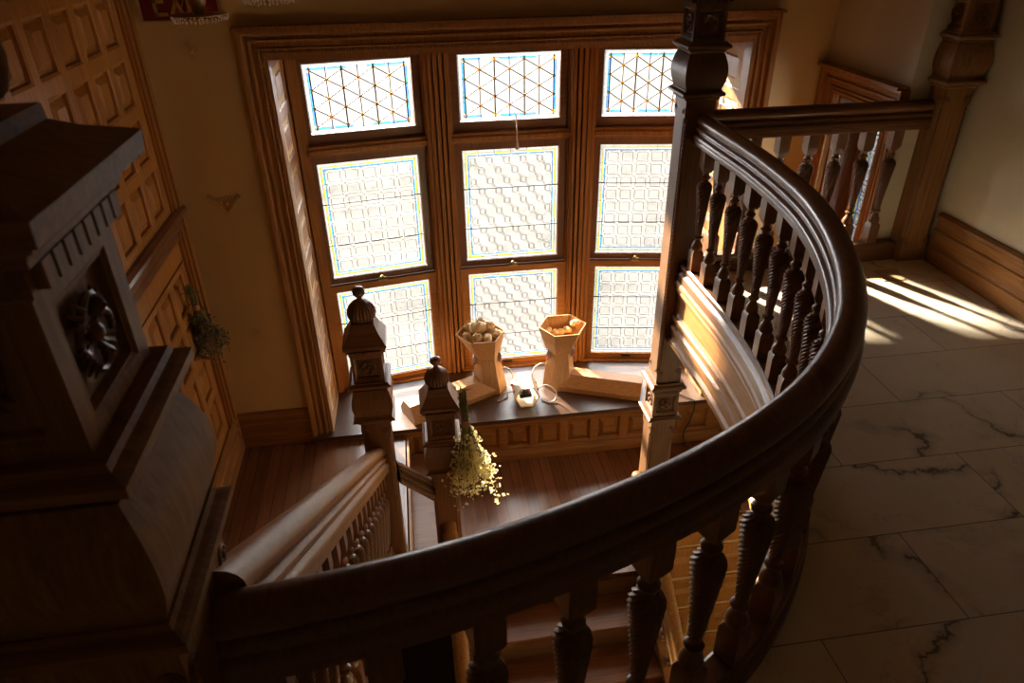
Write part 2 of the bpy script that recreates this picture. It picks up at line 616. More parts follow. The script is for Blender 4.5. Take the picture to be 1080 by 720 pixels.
# landing: opening for the lower flight between the newels
LY = 2.92
land = [(-0.02, LY), (1.29, LY), (1.29, 3.30), (XW, 3.30), (XW, YB), (-0.02, YB)]
poly_slab('floor_landing', land, ZL - 0.25, ZL, 'planks')
poly_slab('floor_upper_landing', [(XL, 2.595), (-0.21, 2.595), (-0.21, YB), (XL, YB)], ZU - 0.22, ZU, 'planks')
poly_slab('floor_hall', [(XL, YN), (XR, YN), (XR, YB), (XL, YB)], ZLOW - 0.2, ZLOW, 'hall')

b = MB(); b.box((XL, YB, ZLOW), (OX0, YB + 0.16, ZC)); b.box((OX1, YB, ZLOW), (XW + 0.3, YB + 0.16, ZC))
b.box((OX0, YB, OZT), (OX1, YB + 0.16, ZC)); b.box((OX0, YB, ZLOW), (OX1, YB + 0.16, ZL - 0.25))
struct(b.build('wall_back', 'plaster'))
b = MB(); b.box((XL - 0.16, YN - 0.16, ZLOW), (XL, YB + 0.16, ZC)); struct(b.build('wall_left', 'plaster'))
WY0, WY1, WZ0, WZ1 = 3.49, 3.99, -0.80, 0.753
b = MB(); b.box((XR, YN - 0.16, ZLOW), (XR + 0.16, YW, ZC)); struct(b.build('wall_right', 'plaster_r'))
b = MB(); b.box((XW, YW, ZLOW), (XR + 0.16, WY0, ZC)); b.box((XW, WY1, ZLOW), (XW + 0.3, YB, ZC))
b.box((XW, WY0, WZ1), (XW + 0.3, WY1, ZC)); b.box((XW, WY0, ZLOW), (XW + 0.3, WY1, WZ0))
struct(b.build('wall_right_bay', 'plaster_r'))
b = MB(); b.box((XL, YN - 0.16, ZLOW), (XR, YN, ZC)); struct(b.build('wall_near', 'plaster_r'))
b = MB(); b.box((XL - 0.16, YN - 0.16, ZC), (XR + 0.16, YB + 0.16, ZC + 0.15)); struct(b.build('ceiling', 'ceiling'))

# outside ground
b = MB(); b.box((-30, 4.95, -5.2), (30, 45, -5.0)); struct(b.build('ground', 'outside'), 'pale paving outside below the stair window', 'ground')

# baseboards: moulded strips
BBP = [(0, 0), (0.030, 0), (0.030, 0.085), (0.022, 0.095), (0.018, 0.105), (0.018, 0.165), (0.026, 0.172), (0.026, 0.182), (0.018, 0.19), (0.018, 0.235), (0.028, 0.245), (0.026, 0.262), (0.012, 0.275), (0, 0.275)]
def skirt(name, p0, p1, mat='oak_y'):
    mb = MB(); mb.sweep([p0, p1], BBP); return struct(mb.build(name, mat))
skirt('baseboard_right', (XR, 3.245, 0), (XR, YN, 0), 'oak_y')       # travel -y : right side is -x
skirt('baseboard_back', (XL, YB, ZU), (-0.84, YB, ZU), 'oak_x')
skirt('baseboard_back_right', (2.15, YB, ZL), (XW, YB, ZL), 'oak_x')
skirt('baseboard_landing', (XL + 0.028, 2.6, ZU), (XL + 0.028, YB, ZU), 'oak_y')
skirt('baseboard_right_landing', (XW, YB, ZL), (XW, 3.37, ZL), 'oak_y')

# ------------------------------------------------------------------ panelling
def raised_panel(mb, u0, u1, v0, v1, P, sink=0.022):
    """one sunk, raised-and-fielded panel; P(u, v, out) gives a point"""
    def ring(a, o): return [P(u0 + a, v0 + a, o), P(u1 - a, v0 + a, o), P(u1 - a, v1 - a, o), P(u0 + a, v1 - a, o)]
    w = min(u1 - u0, v1 - v0)
    rings = [ring(0, 0), ring(0.012, -0.006), ring(0.016, -sink), ring(0.026, -sink), ring(0.024 + w * 0.16, -0.003), ]
    n = len(mb.v)
    for r in rings: mb.v += r
    for i in range(len(rings) - 1):
        for k in range(4):
            a = n + i * 4 + k; c = n + i * 4 + (k + 1) % 4
            mb.face([a, c, c + 4, a + 4])
    e = n + (len(rings) - 1) * 4
    mb.face([e, e + 1, e + 2, e + 3])

def panelled(mb, us, vs, rects, P):
    """flat skin with holes for panels: rects = list of (u0,u1,v0,v1) on a grid of lines us, vs"""
    holes = {(round(a, 4), round(c, 4)): (a, b_, c, d) for a, b_, c, d in rects}
    for i in range(len(us) - 1):
        for j in range(len(vs) - 1):
            a, b_, c, d = us[i], us[i + 1], vs[j], vs[j + 1]
            if (round(a, 4), round(c, 4)) in holes:
                raised_panel(mb, a, b_, c, d, P)
            else:
                n = len(mb.v)
                mb.v += [P(a, c, 0), P(b_, c, 0), P(b_, d, 0), P(a, d, 0)]
                mb.face([n, n + 1, n + 2, n + 3])

def panel_grid(mb, U0, U1, V0, V1, cols, rows, P):
    us = [U0] + [x for c in cols for x in c] + [U1]
    vs = [V0] + [x for r in rows for x in r] + [V1]
    panelled(mb, us, vs, [(c[0], c[1], r[0], r[1]) for c in cols for r in rows], P)

PXL = XL + 0.028
cols = []
y = 4.35 * KS
while y > -1.4:
    cols.append((y - 0.215 * KS, y)); y -= 0.27 * KS
cols = cols[::-1]
wb_ = MB()
PU = lambda u, v, o: V(PXL + o, u, v)
rows_u = [(0.17, 0.43), (0.482, 0.725), (0.782, 1.03), (1.095, 1.34), (1.40, 1.65), (1.71, 1.96), (2.02, 2.27), (2.33, 2.58)]
rows_u = [(zt_(a), zt_(c)) for a, c in rows_u]
panel_grid(wb_, YN, YB - 0.0, zt_(0.12), ZC, cols, rows_u, PU)
PLo = lambda u, v, o: V(PXL - 0.006 + o, u, v)
rows_l = [(-1.44, -1.175), (-1.13, -0.865), (-0.805, -0.535), (-0.49, -0.225)]
rows_l = [(zt_(a), zt_(c)) for a, c in rows_l]
panel_grid(wb_, 0.72, YB, ZL, zt_(-0.05), cols[[i for i, c in enumerate(cols) if c[0] > 0.75][0]:], rows_l, PLo)
# moulded pilaster edge beside the back wall, a lower rail moulding
for yy, w in ((YB - 0.05, 0.05), (YB - 0.075, 0.014), (YB - 0.10, 0.016), (YB - 0.15, 0.010)):
    wb_.box((PXL - 0.03, yy, ZL), (PXL + 0.012 + w * 0.25, yy + w, ZC))
wb_.box((PXL - 0.03, 0.72, zt_(-0.185)), (PXL + 0.004, YB - 0.16, zt_(-0.178)))
struct(wb_.build('trim_wainscot', 'panel'), 'orange-brown oak panelling on the left wall', 'panelling')
mb = MB()
mb.sweep([(PXL - 0.01, 0.71, 0), (PXL - 0.01, YB - 0.002, 0)], [(a, zt_(c)) for a, c in [(0, 0.13), (0.03, 0.13), (0.05, 0.115), (0.055, 0.095), (0.045, 0.075), (0.03, 0.06), (0.03, 0.03), (0.018, 0.0), (0.018, -0.04), (0, -0.05)]])
struct(mb.build('trim_chair_rail', 'dark_y'), 'dark moulded rail along the wainscot', 'moulding')

# ------------------------------------------------------------------ bay window
CAS = [(0, 0), (0, 0.018), (0.018, 0.022), (0.022, 0.012), (0.030, 0.012), (0.036, 0.028), (0.044, 0.030), (0.050, 0.020), (0.075, 0.020), (0.082, 0.034), (0.092, 0.036), (0.098, 0.026), (0.112, 0.026), (0.120, 0.045), (0.136, 0.052), (0.150, 0.052), (0.152, 0.0)]
CAS = [(d * 0.9, p) for d, p in CAS]
mb = MB(); mb.frame(OX0, OX1, -1.44, OZT, YB, CAS)
# twisted rope bead in the hollow
def rope(mb, a, c, r, pitch=0.02):
    a, c = Vector(a), Vector(c)
    L = (c - a).length; n = int(L / pitch); d = (c - a) / n
    t = d.normalized(); s1 = t.cross(V(0, 1, 0.01)); s1.normalize(); s2 = t.cross(s1)
    for i in range(n):
        p = a + d * (i + 0.5)
        mb.ball(p, r, 6, (1, 1, 1) )
for (p, q) in (((OX0 - 0.0234, YB - 0.016, -1.43), (OX0 - 0.0234, YB - 0.016, OZT + 0.0234)), ((OX0 - 0.0234, YB - 0.016, OZT + 0.0234), (OX1 + 0.0234, YB - 0.016, OZT + 0.0234)), ((OX1 + 0.0234, YB - 0.016, OZT + 0.0234), (OX1 + 0.0234, YB - 0.016, -1.43))):
    rope(mb, p, q, 0.008, 0.016)
mb.box((OX0 - 0.148, YB - 0.07, OZT + 0.135), (OX1 + 0.148, YB, OZT + 0.150))
struct(mb.build('trim_window_casing', 'oak_z'), 'moulded oak casing round the bay window', 'window casing')

BP = [V(OX0, 4.69, 0), V(0.20, 4.85, 0), V(1.18, 4.85, 0), V(OX1, 4.70, 0)]
GM = [(0.095, 0.15), (0.15, 0.15), (0.14, 0.095)]
# reveals with panels and soffit
mb = MB()
rv_rows = [(z, z + 0.235) for z in [-1.36 + 0.30 * k for k in range(8)]]
for sx, X0, ye in ((1, OX0, 4.70), (-1, OX1, 4.69)):
    Pf = lambda u, v, o, X0=X0, sx=sx: V(X0 + sx * 0.004 + sx * o, u, v)
    us = [YB - 0.01, YB + 0.025, ye - 0.0 + 0.02 - 0.035 + 0.0, ye + 0.03]
    panel_grid(mb, YB - 0.018, ye + 0.08, -1.44, OZT, [(YB + 0.075, ye - 0.145)], rv_rows, Pf)
mb.box((OX0, YB - 0.01, OZT - 0.02), (OX1, 5.0, OZT + 0.02))
struct(mb.build('trim_window_reveal', 'oak_z'), 'panelled reveals and soffit of the bay window', 'window reveal')
# outer skin of the bay so that no light leaks in
mb = MB()
mb.box((OX0 - 0.16, YB + 0.16, -3.9), (OX0 - 0.005, 4.80, OZT + 0.15)); mb.box((OX1 + 0.005, YB + 0.16, -3.9), (OX1 + 0.16, 4.80, OZT + 0.15))
struct(mb.build('wall_bay_side', 'plaster'))
poly_slab('wall_bay_roof', [(OX0 - 0.1, YB + 0.16), (OX1 + 0.1, YB + 0.16), (OX1 + 0.1, 4.85), (1.2, 5.0), (0.18, 5.0), (OX0 - 0.1, 4.85)], OZT + 0.005, OZT + 0.14, 'plaster')
poly_slab('wall_bay_apron', [(OX0, 4.67), (0.2, 4.83), (1.18, 4.83), (OX1, 4.67), (OX1, 4.82), (1.2, 4.98), (0.18, 4.98), (OX0, 4.82)], -3.9, -1.472, 'plaster')

TOPZ = (0.486, 0.913); MIDZ = (-0.528, 0.294); LOWZ = (-1.387, -0.621)
def bar(mb, p, q, w, d, y):
    """thin bar between two (x, z) points in the window plane"""
    (x0, z0), (x1, z1) = p, q
    L = sqrt((x1 - x0) ** 2 + (z1 - z0) ** 2)
    if L < 1e-6: return
    nx, nz = -(z1 - z0) / L * w / 2, (x1 - x0) / L * w / 2
    n = len(mb.v)
    for yy in (y - d / 2, y + d / 2):
        mb.v += [V(x0 - nx, yy, z0 - nz), V(x1 - nx, yy, z1 - nz), V(x1 + nx, yy, z1 + nz), V(x0 + nx, yy, z0 + nz)]
    for q_ in ((0, 1, 2, 3), (7, 6, 5, 4), (0, 4, 5, 1), (1, 5, 6, 2), (2, 6, 7, 3), (3, 7, 4, 0)):
        mb.face([n + i for i in q_])

def rect_frame(mb, x0, x1, z0, z1, t, y0, y1):
    """sash frame outside the daylight rectangle"""
    tl, tr, tb, tt = t
    mb.box((x0 - tl, y0, z0 - tb), (x0, y1, z1 + tt)); mb.box((x1, y0, z0 - tb), (x1 + tr, y1, z1 + tt))
    mb.box((x0, y0, z0 - tb), (x1, y1, z0)); mb.box((x0, y0, z1), (x1, y1, z1 + tt))

def triangle_light(root, x0, x1, z0, z1, y):
    g = MB(); g.box((x0, y - 0.003, z0), (x1, y + 0.003, z1)); g.build('glass_pane', 'glass_clear', root, local=True)
    came, jew, bl = MB(), MB(), MB()
    m = 0.042
    a, c = x0 + m, x1 - m; nx = 6; dx = (c - a) / nx
    zb, zt = z0 + m, z1 - m; dz = (zt - zb) / 3
    yb = y - 0.007
    pts = {}
    for i in range(nx + 1):
        zs = [zb + dz * k for k in range(4)] if i % 2 == 0 else [zb + dz * (k + 0.5) for k in range(3)]
        for k, z in enumerate(zs): pts[(i, k)] = (a + dx * i, z)
    for i in range(nx + 1):
        bar(came, (a + dx * i, zb - 0.02), (a + dx * i, zt + 0.02), 0.0058 if i % 2 else 0.009, 0.006, yb)
    for i in range(nx):
        for (i0, k), p in list(pts.items()):
            if i0 != i: continue
            for (i1, k1), q in pts.items():
                if i1 == i + 1 and abs(q[1] - p[1]) < dz * 0.6: bar(came, p, q, 0.0068, 0.006, yb)
    for (lo, hi) in (((x0 + 0.004, z0 + 0.004), (x1 - 0.004, z0 + 0.004)), ((x0 + 0.004, z1 - 0.004), (x1 - 0.004, z1 - 0.004)), ((x0 + 0.004, z0), (x0 + 0.004, z1)), ((x1 - 0.004, z0), (x1 - 0.004, z1)),
                     ((x0 + 0.028, z0 + 0.028), (x1 - 0.028, z0 + 0.028)), ((x0 + 0.028, z1 - 0.028), (x1 - 0.028, z1 - 0.028)), ((x0 + 0.028, z0 + 0.028), (x0 + 0.028, z1 - 0.028)), ((x1 - 0.028, z0 + 0.028), (x1 - 0.028, z1 - 0.028))):
        bar(came, lo, hi, 0.0025, 0.006, yb)
    came.build('lead_came', 'lead', root, local=True)
    for p in pts.values(): jew.ball((p[0], yb - 0.004, p[1]), 0.0115, 10, (1, 0.6, 1))
    jew.build('glass_jewels', 'glass_amber', root, local=True)
    for (u0, u1, v0, v1) in ((x0 + 0.03, x1 - 0.03, z0 + 0.029, z0 + 0.041), (x0 + 0.03, x1 - 0.03, z1 - 0.041, z1 - 0.029)):
        n = 5
        for k in range(n):
            if (k + int(x0 * 10)) % 3 == 2: continue
            bl.box((u0 + (u1 - u0) * k / n, y - 0.008, v0), (u0 + (u1 - u0) * (k + 1) / n - 0.006, y - 0.004, v1))
    for u in (x0 + 0.029, x1 - 0.041):
        bl.box((u, y - 0.008, z0 + 0.05), (u + 0.012, y - 0.004, z1 - 0.05))
    bl.build('blue_border', 'glass_blue', root, local=True)

def pattern_light(root, x0, x1, z0, z1, y, kind, rows, cols_):
    g = MB(); g.box((x0, y - 0.003, z0), (x1, y + 0.003, z1)); g.build('glass_pane', 'glass_pane', root, local=True)
    came, bl, ye = MB(), MB(), MB()
    yb = y - 0.006
    w1, w2 = 0.022, 0.044
    for i, o in enumerate((0.003, w1, w2, w2 + 0.012)):
        if i == 3 and kind != 'oct': pass
        if i == 3: continue
        for p, q in (((x0 + o, z0 + o), (x1 - o, z0 + o)), ((x0 + o, z1 - o), (x1 - o, z1 - o)), ((x0 + o, z0 + o), (x0 + o, z1 - o)), ((x1 - o, z0 + o), (x1 - o, z1 - o))):
            bar(came, p, q, 0.003, 0.005, yb)
    # border ticks
    nb = 6
    for k in range(1, nb):
        xx = x0 + (x1 - x0) * k / nb
        for z in (z0, z1 - w2): bar(came, (xx, z), (xx, z + w2), 0.0022, 0.005, yb)
        zz = z0 + (z1 - z0) * k / nb
        for xq in (x0, x1 - w2): bar(came, (xq, zz), (xq + w2, zz), 0.0022, 0.005, yb)
    a, c, zb, zt = x0 + w2, x1 - w2, z0 + w2, z1 - w2
    dx, dz = (c - a) / cols_, (zt - zb) / rows
    lw = 0.0033
    if kind == 'oct':       # staggered octagons with little squares between
        dx = (c - a) / (cols_ * 2); dz = (zt - zb) / rows
        for j in range(rows):
            for i in range(cols_ * 2):
                if (i + j) % 2: continue
                cx_, cz_ = a + dx * (i + 0.5), zb + dz * (j + 0.5)
                r = 0.62
                P8 = [(cx_ + sx * dx * r * u, cz_ + sz * dz * r * v_) for sx, sz, u, v_ in ((-1, -1, .42, 1.0), (1, -1, .42, 1.0), (1, -1, 1.0, .42), (1, 1, 1.0, .42), (1, 1, .42, 1.0), (-1, 1, .42, 1.0), (-1, 1, 1.0, .42), (-1, -1, 1.0, .42))]
                for k in range(8):
                    p, q = P8[k], P8[(k + 1) % 8]
                    cl = lambda t: (min(max(t[0], a), c), min(max(t[1], zb), zt))
                    bar(came, cl(p), cl(q), lw, 0.005, yb)
                for sx, sz in ((1, 1), (1, -1)):
                    pass
        for j in range(rows):
            for i in range(cols_ * 2):
                if (i + j) % 2 == 0: continue
                cx_, cz_ = a + dx * (i + 0.5), zb + dz * (j + 0.5)
                s_ = 0.26
                Q = [(cx_ - dx * s_, cz_ - dz * s_), (cx_ + dx * s_, cz_ - dz * s_), (cx_ + dx * s_, cz_ + dz * s_), (cx_ - dx * s_, cz_ + dz * s_)]
                for k in range(4): bar(came, Q[k], Q[(k + 1) % 4], lw, 0.005, yb)
    else:                   # bevelled squares in a net of rounded squares, crossing at the corners
        for j in range(rows):
            for i in range(cols_):
                cx_, cz_ = a + dx * (i + 0.5), zb + dz * (j + 0.5)
                hx, hz, k_ = dx * 0.33, dz * 0.33, 0.16
                for (hx, hz, k_) in ((dx * 0.35, dz * 0.36, 0.2), ):
                    P8 = [(cx_ - hx, cz_ - hz * (1 - k_)), (cx_ - hx * (1 - k_), cz_ - hz), (cx_ + hx * (1 - k_), cz_ - hz), (cx_ + hx, cz_ - hz * (1 - k_)), (cx_ + hx, cz_ + hz * (1 - k_)), (cx_ + hx * (1 - k_), cz_ + hz), (cx_ - hx * (1 - k_), cz_ + hz), (cx_ - hx, cz_ + hz * (1 - k_))]
                    for k in range(8): bar(came, P8[k], P8[(k + 1) % 8], lw, 0.005, yb)
                for sx in (-1, 1):
                    for sz in (-1, 1):
                        bar(came, (cx_ + sx * dx * 0.35 * 0.9, cz_ + sz * dz * 0.36 * 0.9), (cx_ + sx * dx * 0.5, cz_ + sz * dz * 0.5), lw, 0.005, yb)
        for i in range(1, cols_): pass
    for fz in (0.30, 0.66):
        zz = z0 + (z1 - z0) * fz
        bar(came, (x0, zz), (x1, zz), 0.006, 0.008, yb - 0.002)
    came.build('lead_came', 'lead', root, local=True)
    def strips(mb, o, w, skip):
        n = 6
        for k in range(n):
            u0 = x0 + o + (x1 - x0 - 2 * o) * k / n; u1 = x0 + o + (x1 - x0 - 2 * o) * (k + 1) / n
            v0 = z0 + o + (z1 - z0 - 2 * o) * k / n; v1 = z0 + o + (z1 - z0 - 2 * o) * (k + 1) / n
            if k not in skip:
                mb.box((u0, y - 0.0075, z0 + o), (u1 - 0.003, y - 0.0035, z0 + o + w)); mb.box((u0, y - 0.0075, z1 - o - w), (u1 - 0.003, y - 0.0035, z1 - o))
                mb.box((x0 + o, y - 0.0075, v0 + w), (x0 + o + w, y - 0.0035, v1 - w)); mb.box((x1 - o - w, y - 0.0075, v0 + w), (x1 - o, y - 0.0035, v1 - w))
    if kind == 'oct':
        strips(bl, w1 + 0.014, 0.009, ()); strips(ye, w1 + 0.001, 0.010, (1, 3))
    else:
        strips(bl, w1 + 0.011, 0.010, ()); strips(ye, w1 + 0.001, 0.009, (0,) if kind == 'sq' else ())
    bl.build('blue_border', 'glass_blue', root, local=True)
    ye.build('yellow_border', 'glass_yellow', root, local=True)

def window_unit(name, P0, P1, label, kind, colsn, gm):
    d = P1 - P0; L = d.length; rz = atan2(d.y, d.x)
    root = sempty(name, label, 'window', (P0.x, P0.y, 0), rz)
    g0, g1 = gm[0], L - gm[1]
    # fixed frame: jambs, head, transom, sill (room side is -y)
    f = MB()
    ja, jb = min(0.075, g0 - 0.05), min(0.075, L - g1 - 0.05)
    for a, c in ((0.0, ja), (L - jb, L)):
        f.box((a, -0.075, -1.44), (c, 0.06, OZT))
    f.box((0.04, -0.055, 0.955), (L - 0.04, 0.06, OZT))
    f.box((0.04, -0.050, 0.352), (L - 0.04, 0.06, 0.420))
    f.box((0.06, -0.068, 0.368), (L - 0.06, -0.045, 0.402), 0.006)
    f.box((0.06, -0.09, -1.44), (L - 0.06, 0.06, -1.425))
    # stepped jamb beads
    for s_, e in ((1, ja), (-1, L - jb)):
        for q, (w, pr) in enumerate(((0.012, -0.050), (0.022, -0.035))):
            f.box((e, pr, -1.44), (e + s_ * w, 0.06, OZT - 0.02))
    f.build('window_frame', 'oak_z', root, local=True)
    top = MB(); rect_frame(top, g0, g1, *TOPZ, (0.055, 0.055, 0.066, 0.045), 0.0, 0.045); top.build('top_sash', 'dark_x', root, local=True)
    up = MB(); rect_frame(up, g0, g1, *MIDZ, (0.055, 0.055, 0.045, 0.058), 0.0, 0.04); up.build('upper_sash', 'dark_z', root, local=True)
    lo = MB(); rect_frame(lo, g0, g1, *LOWZ, (0.055, 0.055, 0.045, 0.048), -0.042, -0.002); lo.build('lower_sash', 'oak_x', root, local=True)
    lk = MB(); lk.box(((g0 + g1) / 2 - 0.03, -0.05, LOWZ[1] + 0.046), ((g0 + g1) / 2 + 0.03, -0.01, LOWZ[1] + 0.056), 0.003)
    lk.lathe((g0 + g1) / 2, -0.03, [(0.012, 0), (0.014, 0.008), (0.006, 0.018), (0.009, 0.026), (0.002, 0.03)], 10, z0=LOWZ[1] + 0.055)
    lk.tube([((g0 + g1) / 2 - 0.02, -0.03, LOWZ[1] + 0.07), ((g0 + g1) / 2 + 0.025, -0.045, LOWZ[1] + 0.07)], 0.004, 6)
    lk.build('sash_lock', 'brass', root, local=True)
    li = MB()
    li.box((g0 + 0.25, -0.052, LOWZ[0] - 0.03), (g0 + 0.32, -0.042, LOWZ[0] - 0.012), 0.002)
    li.build('sash_lift', 'black', root, local=True)
    triangle_light(root, g0, g1, *TOPZ, 0.02)
    pattern_light(root, g0, g1, *MIDZ, 0.02, kind, 10 if kind == 'oct' else 8, colsn)
    pattern_light(root, g0, g1, *LOWZ, -0.02, kind, 10 if kind == 'oct' else 7, colsn)
    return root
window_unit('window_1', BP[0], BP[1], 'left unit of the leaded bay window', 'sqn', 5, GM[0])
window_unit('window_2', BP[1], BP[2], 'middle unit of the leaded bay window', 'oct', 5, GM[1])
window_unit('window_3', BP[2], BP[3], 'right unit of the leaded bay window, partly behind the tall post', 'sqn', 5, GM[2])
# fluted mullion covers
for i, p in enumerate((BP[1], BP[2])):
    mb = MB()
    mb.box((p.x - 0.085, p.y - 0.075, -1.44), (p.x + 0.085, p.y + 0.08, OZT))
    for dx, w, pr in ((-0.075, 0.018, 0.09), (-0.045, 0.022, 0.098), (-0.012, 0.024, 0.105), (0.024, 0.022, 0.098), (0.058, 0.018, 0.09)):
        mb.box((p.x + dx, p.y - pr, -1.44), (p.x + dx + w, p.y - 0.05, OZT), 0.004)
    struct(mb.build('trim_mullion', 'oak_z'), ('left', 'right')[i] + ' fluted oak mullion of the bay window', 'mullion')

# small window in the right wall
root = sempty('window_4', 'small leaded window in the right wall behind the railing', 'window', (XW, WY1, 0), -pi / 2)
# local x runs along -y, local y points outwards (+x)
L4 = WY1 - WY0
f = MB(); f.box((0, 0.02, WZ0), (0.02, 0.29, WZ1)); f.box((L4 - 0.02, 0.02, WZ0), (L4, 0.29, WZ1)); f.box((0, 0.02, WZ1 - 0.02), (L4, 0.29, WZ1)); f.box((0, -0.02, WZ0), (L4, 0.29, WZ0 + 0.03))
f.build('window_frame', 'dark_z', root, local=True)
s4 = MB(); rect_frame(s4, 0.09, L4 - 0.09, WZ0 + 0.085, WZ1 - 0.09, (0.07, 0.07, 0.055, 0.07), 0.20, 0.24); s4.build('sash', 'dark_z', root, local=True)
pattern_light(root, 0.09, L4 - 0.09, WZ0 + 0.085, WZ1 - 0.09, 0.22, 'sqn', 14, 5)
c4 = MB(); c4.frame(0.0, L4, WZ0, WZ1, 0.0, CAS); c4.box((-0.15, -0.07, WZ1 + 0.135), (L4 + 0.125, 0, WZ1 + 0.15)); c4.box((-0.14, -0.06, WZ0 - 0.06), (L4 + 0.12, 0, WZ0))
c4.build('window_casing', 'oak_z', root, local=True)

# ------------------------------------------------------------------ window seat
SY, SZ = 4.10, -1.44
SX1 = 2.02
seat = thing('window_seat', 'long built-in oak window seat with a dark top under the bay window', 'window seat', (0.6, 4.3, ZL))
mb = MB()
def rp(pts, z0, z1, name, mat, parent):
    import bmesh
    bm = bmesh.new(); org = ORG[parent.name]
    top = [bm.verts.new((p[0] - org.x, p[1] - org.y, z1 - org.z)) for p in pts]; f = bm.faces.new(top)
    bot = [bm.verts.new((p[0] - org.x, p[1] - org.y, z0 - org.z)) for p in pts]; f2 = bm.faces.new(bot[::-1])
    for i in range(len(pts)):
        j = (i + 1) % len(pts); bm.faces.new((top[j], top[i], bot[i], bot[j]))
    bmesh.ops.recalc_face_normals(bm, faces=bm.faces)
    me = bpy.data.meshes.new(name); bm.to_mesh(me); bm.free(); me.materials.append(M[mat])
    o = bpy.data.objects.new(name, me); COL.objects.link(o); o.parent = parent; ORG[o.name] = org
    return o
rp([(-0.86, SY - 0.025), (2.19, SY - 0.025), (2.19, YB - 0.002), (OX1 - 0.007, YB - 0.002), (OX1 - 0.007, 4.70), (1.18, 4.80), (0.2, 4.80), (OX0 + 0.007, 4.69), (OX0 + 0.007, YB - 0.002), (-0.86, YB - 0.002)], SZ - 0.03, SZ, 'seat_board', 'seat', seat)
mb = MB()
Pfr = lambda u, v, o: V(u, SY - o, v)
scol = []
x = -0.17
while x < SX1 - 0.12:
    scol.append((x, x + 0.185)); x += 0.228
panel_grid(mb, -0.21, 2.17, ZL, SZ - 0.03, scol, [(ZL + 0.10, SZ - 0.085)], Pfr)
mb.box((2.165, SY, ZL), (2.17, YB - 0.002, SZ - 0.03)); mb.box((-0.84, SY, ZU), (-0.21, YB - 0.002, SZ - 0.03))
mb.build('panelled_front', 'oak_x', seat)
mb = MB()
mb.sweep([(-0.02, SY, 0), (2.17, SY, 0)], [(0, ZL), (0.028, ZL), (0.028, ZL + 0.05), (0.016, ZL + 0.065), (0.010, ZL + 0.08), (0, ZL + 0.08)])
mb.build('plinth', 'oak_x', seat)
mb = MB()
mb.sweep([(-0.84, SY, 0), (2.17, SY, 0)], [(0, SZ - 0.052), (0.008, SZ - 0.06), (0.02, SZ - 0.045), (0.022, SZ - 0.0302), (0, SZ - 0.0302)])
mb.build('cove_moulding', 'oak_x', seat)

# ------------------------------------------------------------------ newel posts
def spiral(mb, c, u, w, r=0.018, n=34, t=0.0020, hand=1):
    """little incised volute as a thin coil on a face; u, w in-plane axes"""
    c, u, w = Vector(c), Vector(u), Vector(w)
    pts = []
    for i in range(n):
        a = i / (n - 1) * 4.2 * pi
        rr = r * (1 - 0.85 * i / (n - 1))
        pts.append(c + u * rr * cos(a) * hand + w * rr * sin(a))
    mb.tube(pts, t, 5)

def carving(mb, c, u, w, nrm, s):
    """acanthus scroll relief in a square of half size s"""
    c, u, w, nrm = Vector(c), Vector(u), Vector(w), Vector(nrm)
    mb.ball(c + nrm * 0.002, s * 0.2, 10)
    for k in range(4):
        a0 = k * pi / 2 + 0.5
        pts, rr = [], []
        for i in range(16):
            t = i / 15
            ang = a0 + 3.6 * t
            rad = s * (0.22 + 0.62 * sin(t * pi * 0.62)) if t < 0.6 else s * (0.80 - (t - 0.6) * 1.1)
            ctr = c + (u * cos(a0 + 0.9) + w * sin(a0 + 0.9)) * s * 0.32
            pts.append(ctr + (u * cos(ang) + w * sin(ang)) * rad * 0.62 + nrm * 0.004 * sin(pi * t))
            rr.append(s * 0.10 * (1 - 0.55 * t))
        mb.tube(pts, rr, 6)
        # leaf and corner bud
        d = u * cos(a0 + 0.3) + w * sin(a0 + 0.3)
        for q in range(3):
            dd = (u * cos(a0 + 0.05 + q * 0.28) + w * sin(a0 + 0.05 + q * 0.28))
            mb.tube([c + dd * s * 0.3, c + dd * s * 0.62 + nrm * 0.005, c + dd * s * 0.86], [s * 0.05, s * 0.085, s * 0.02], 6)

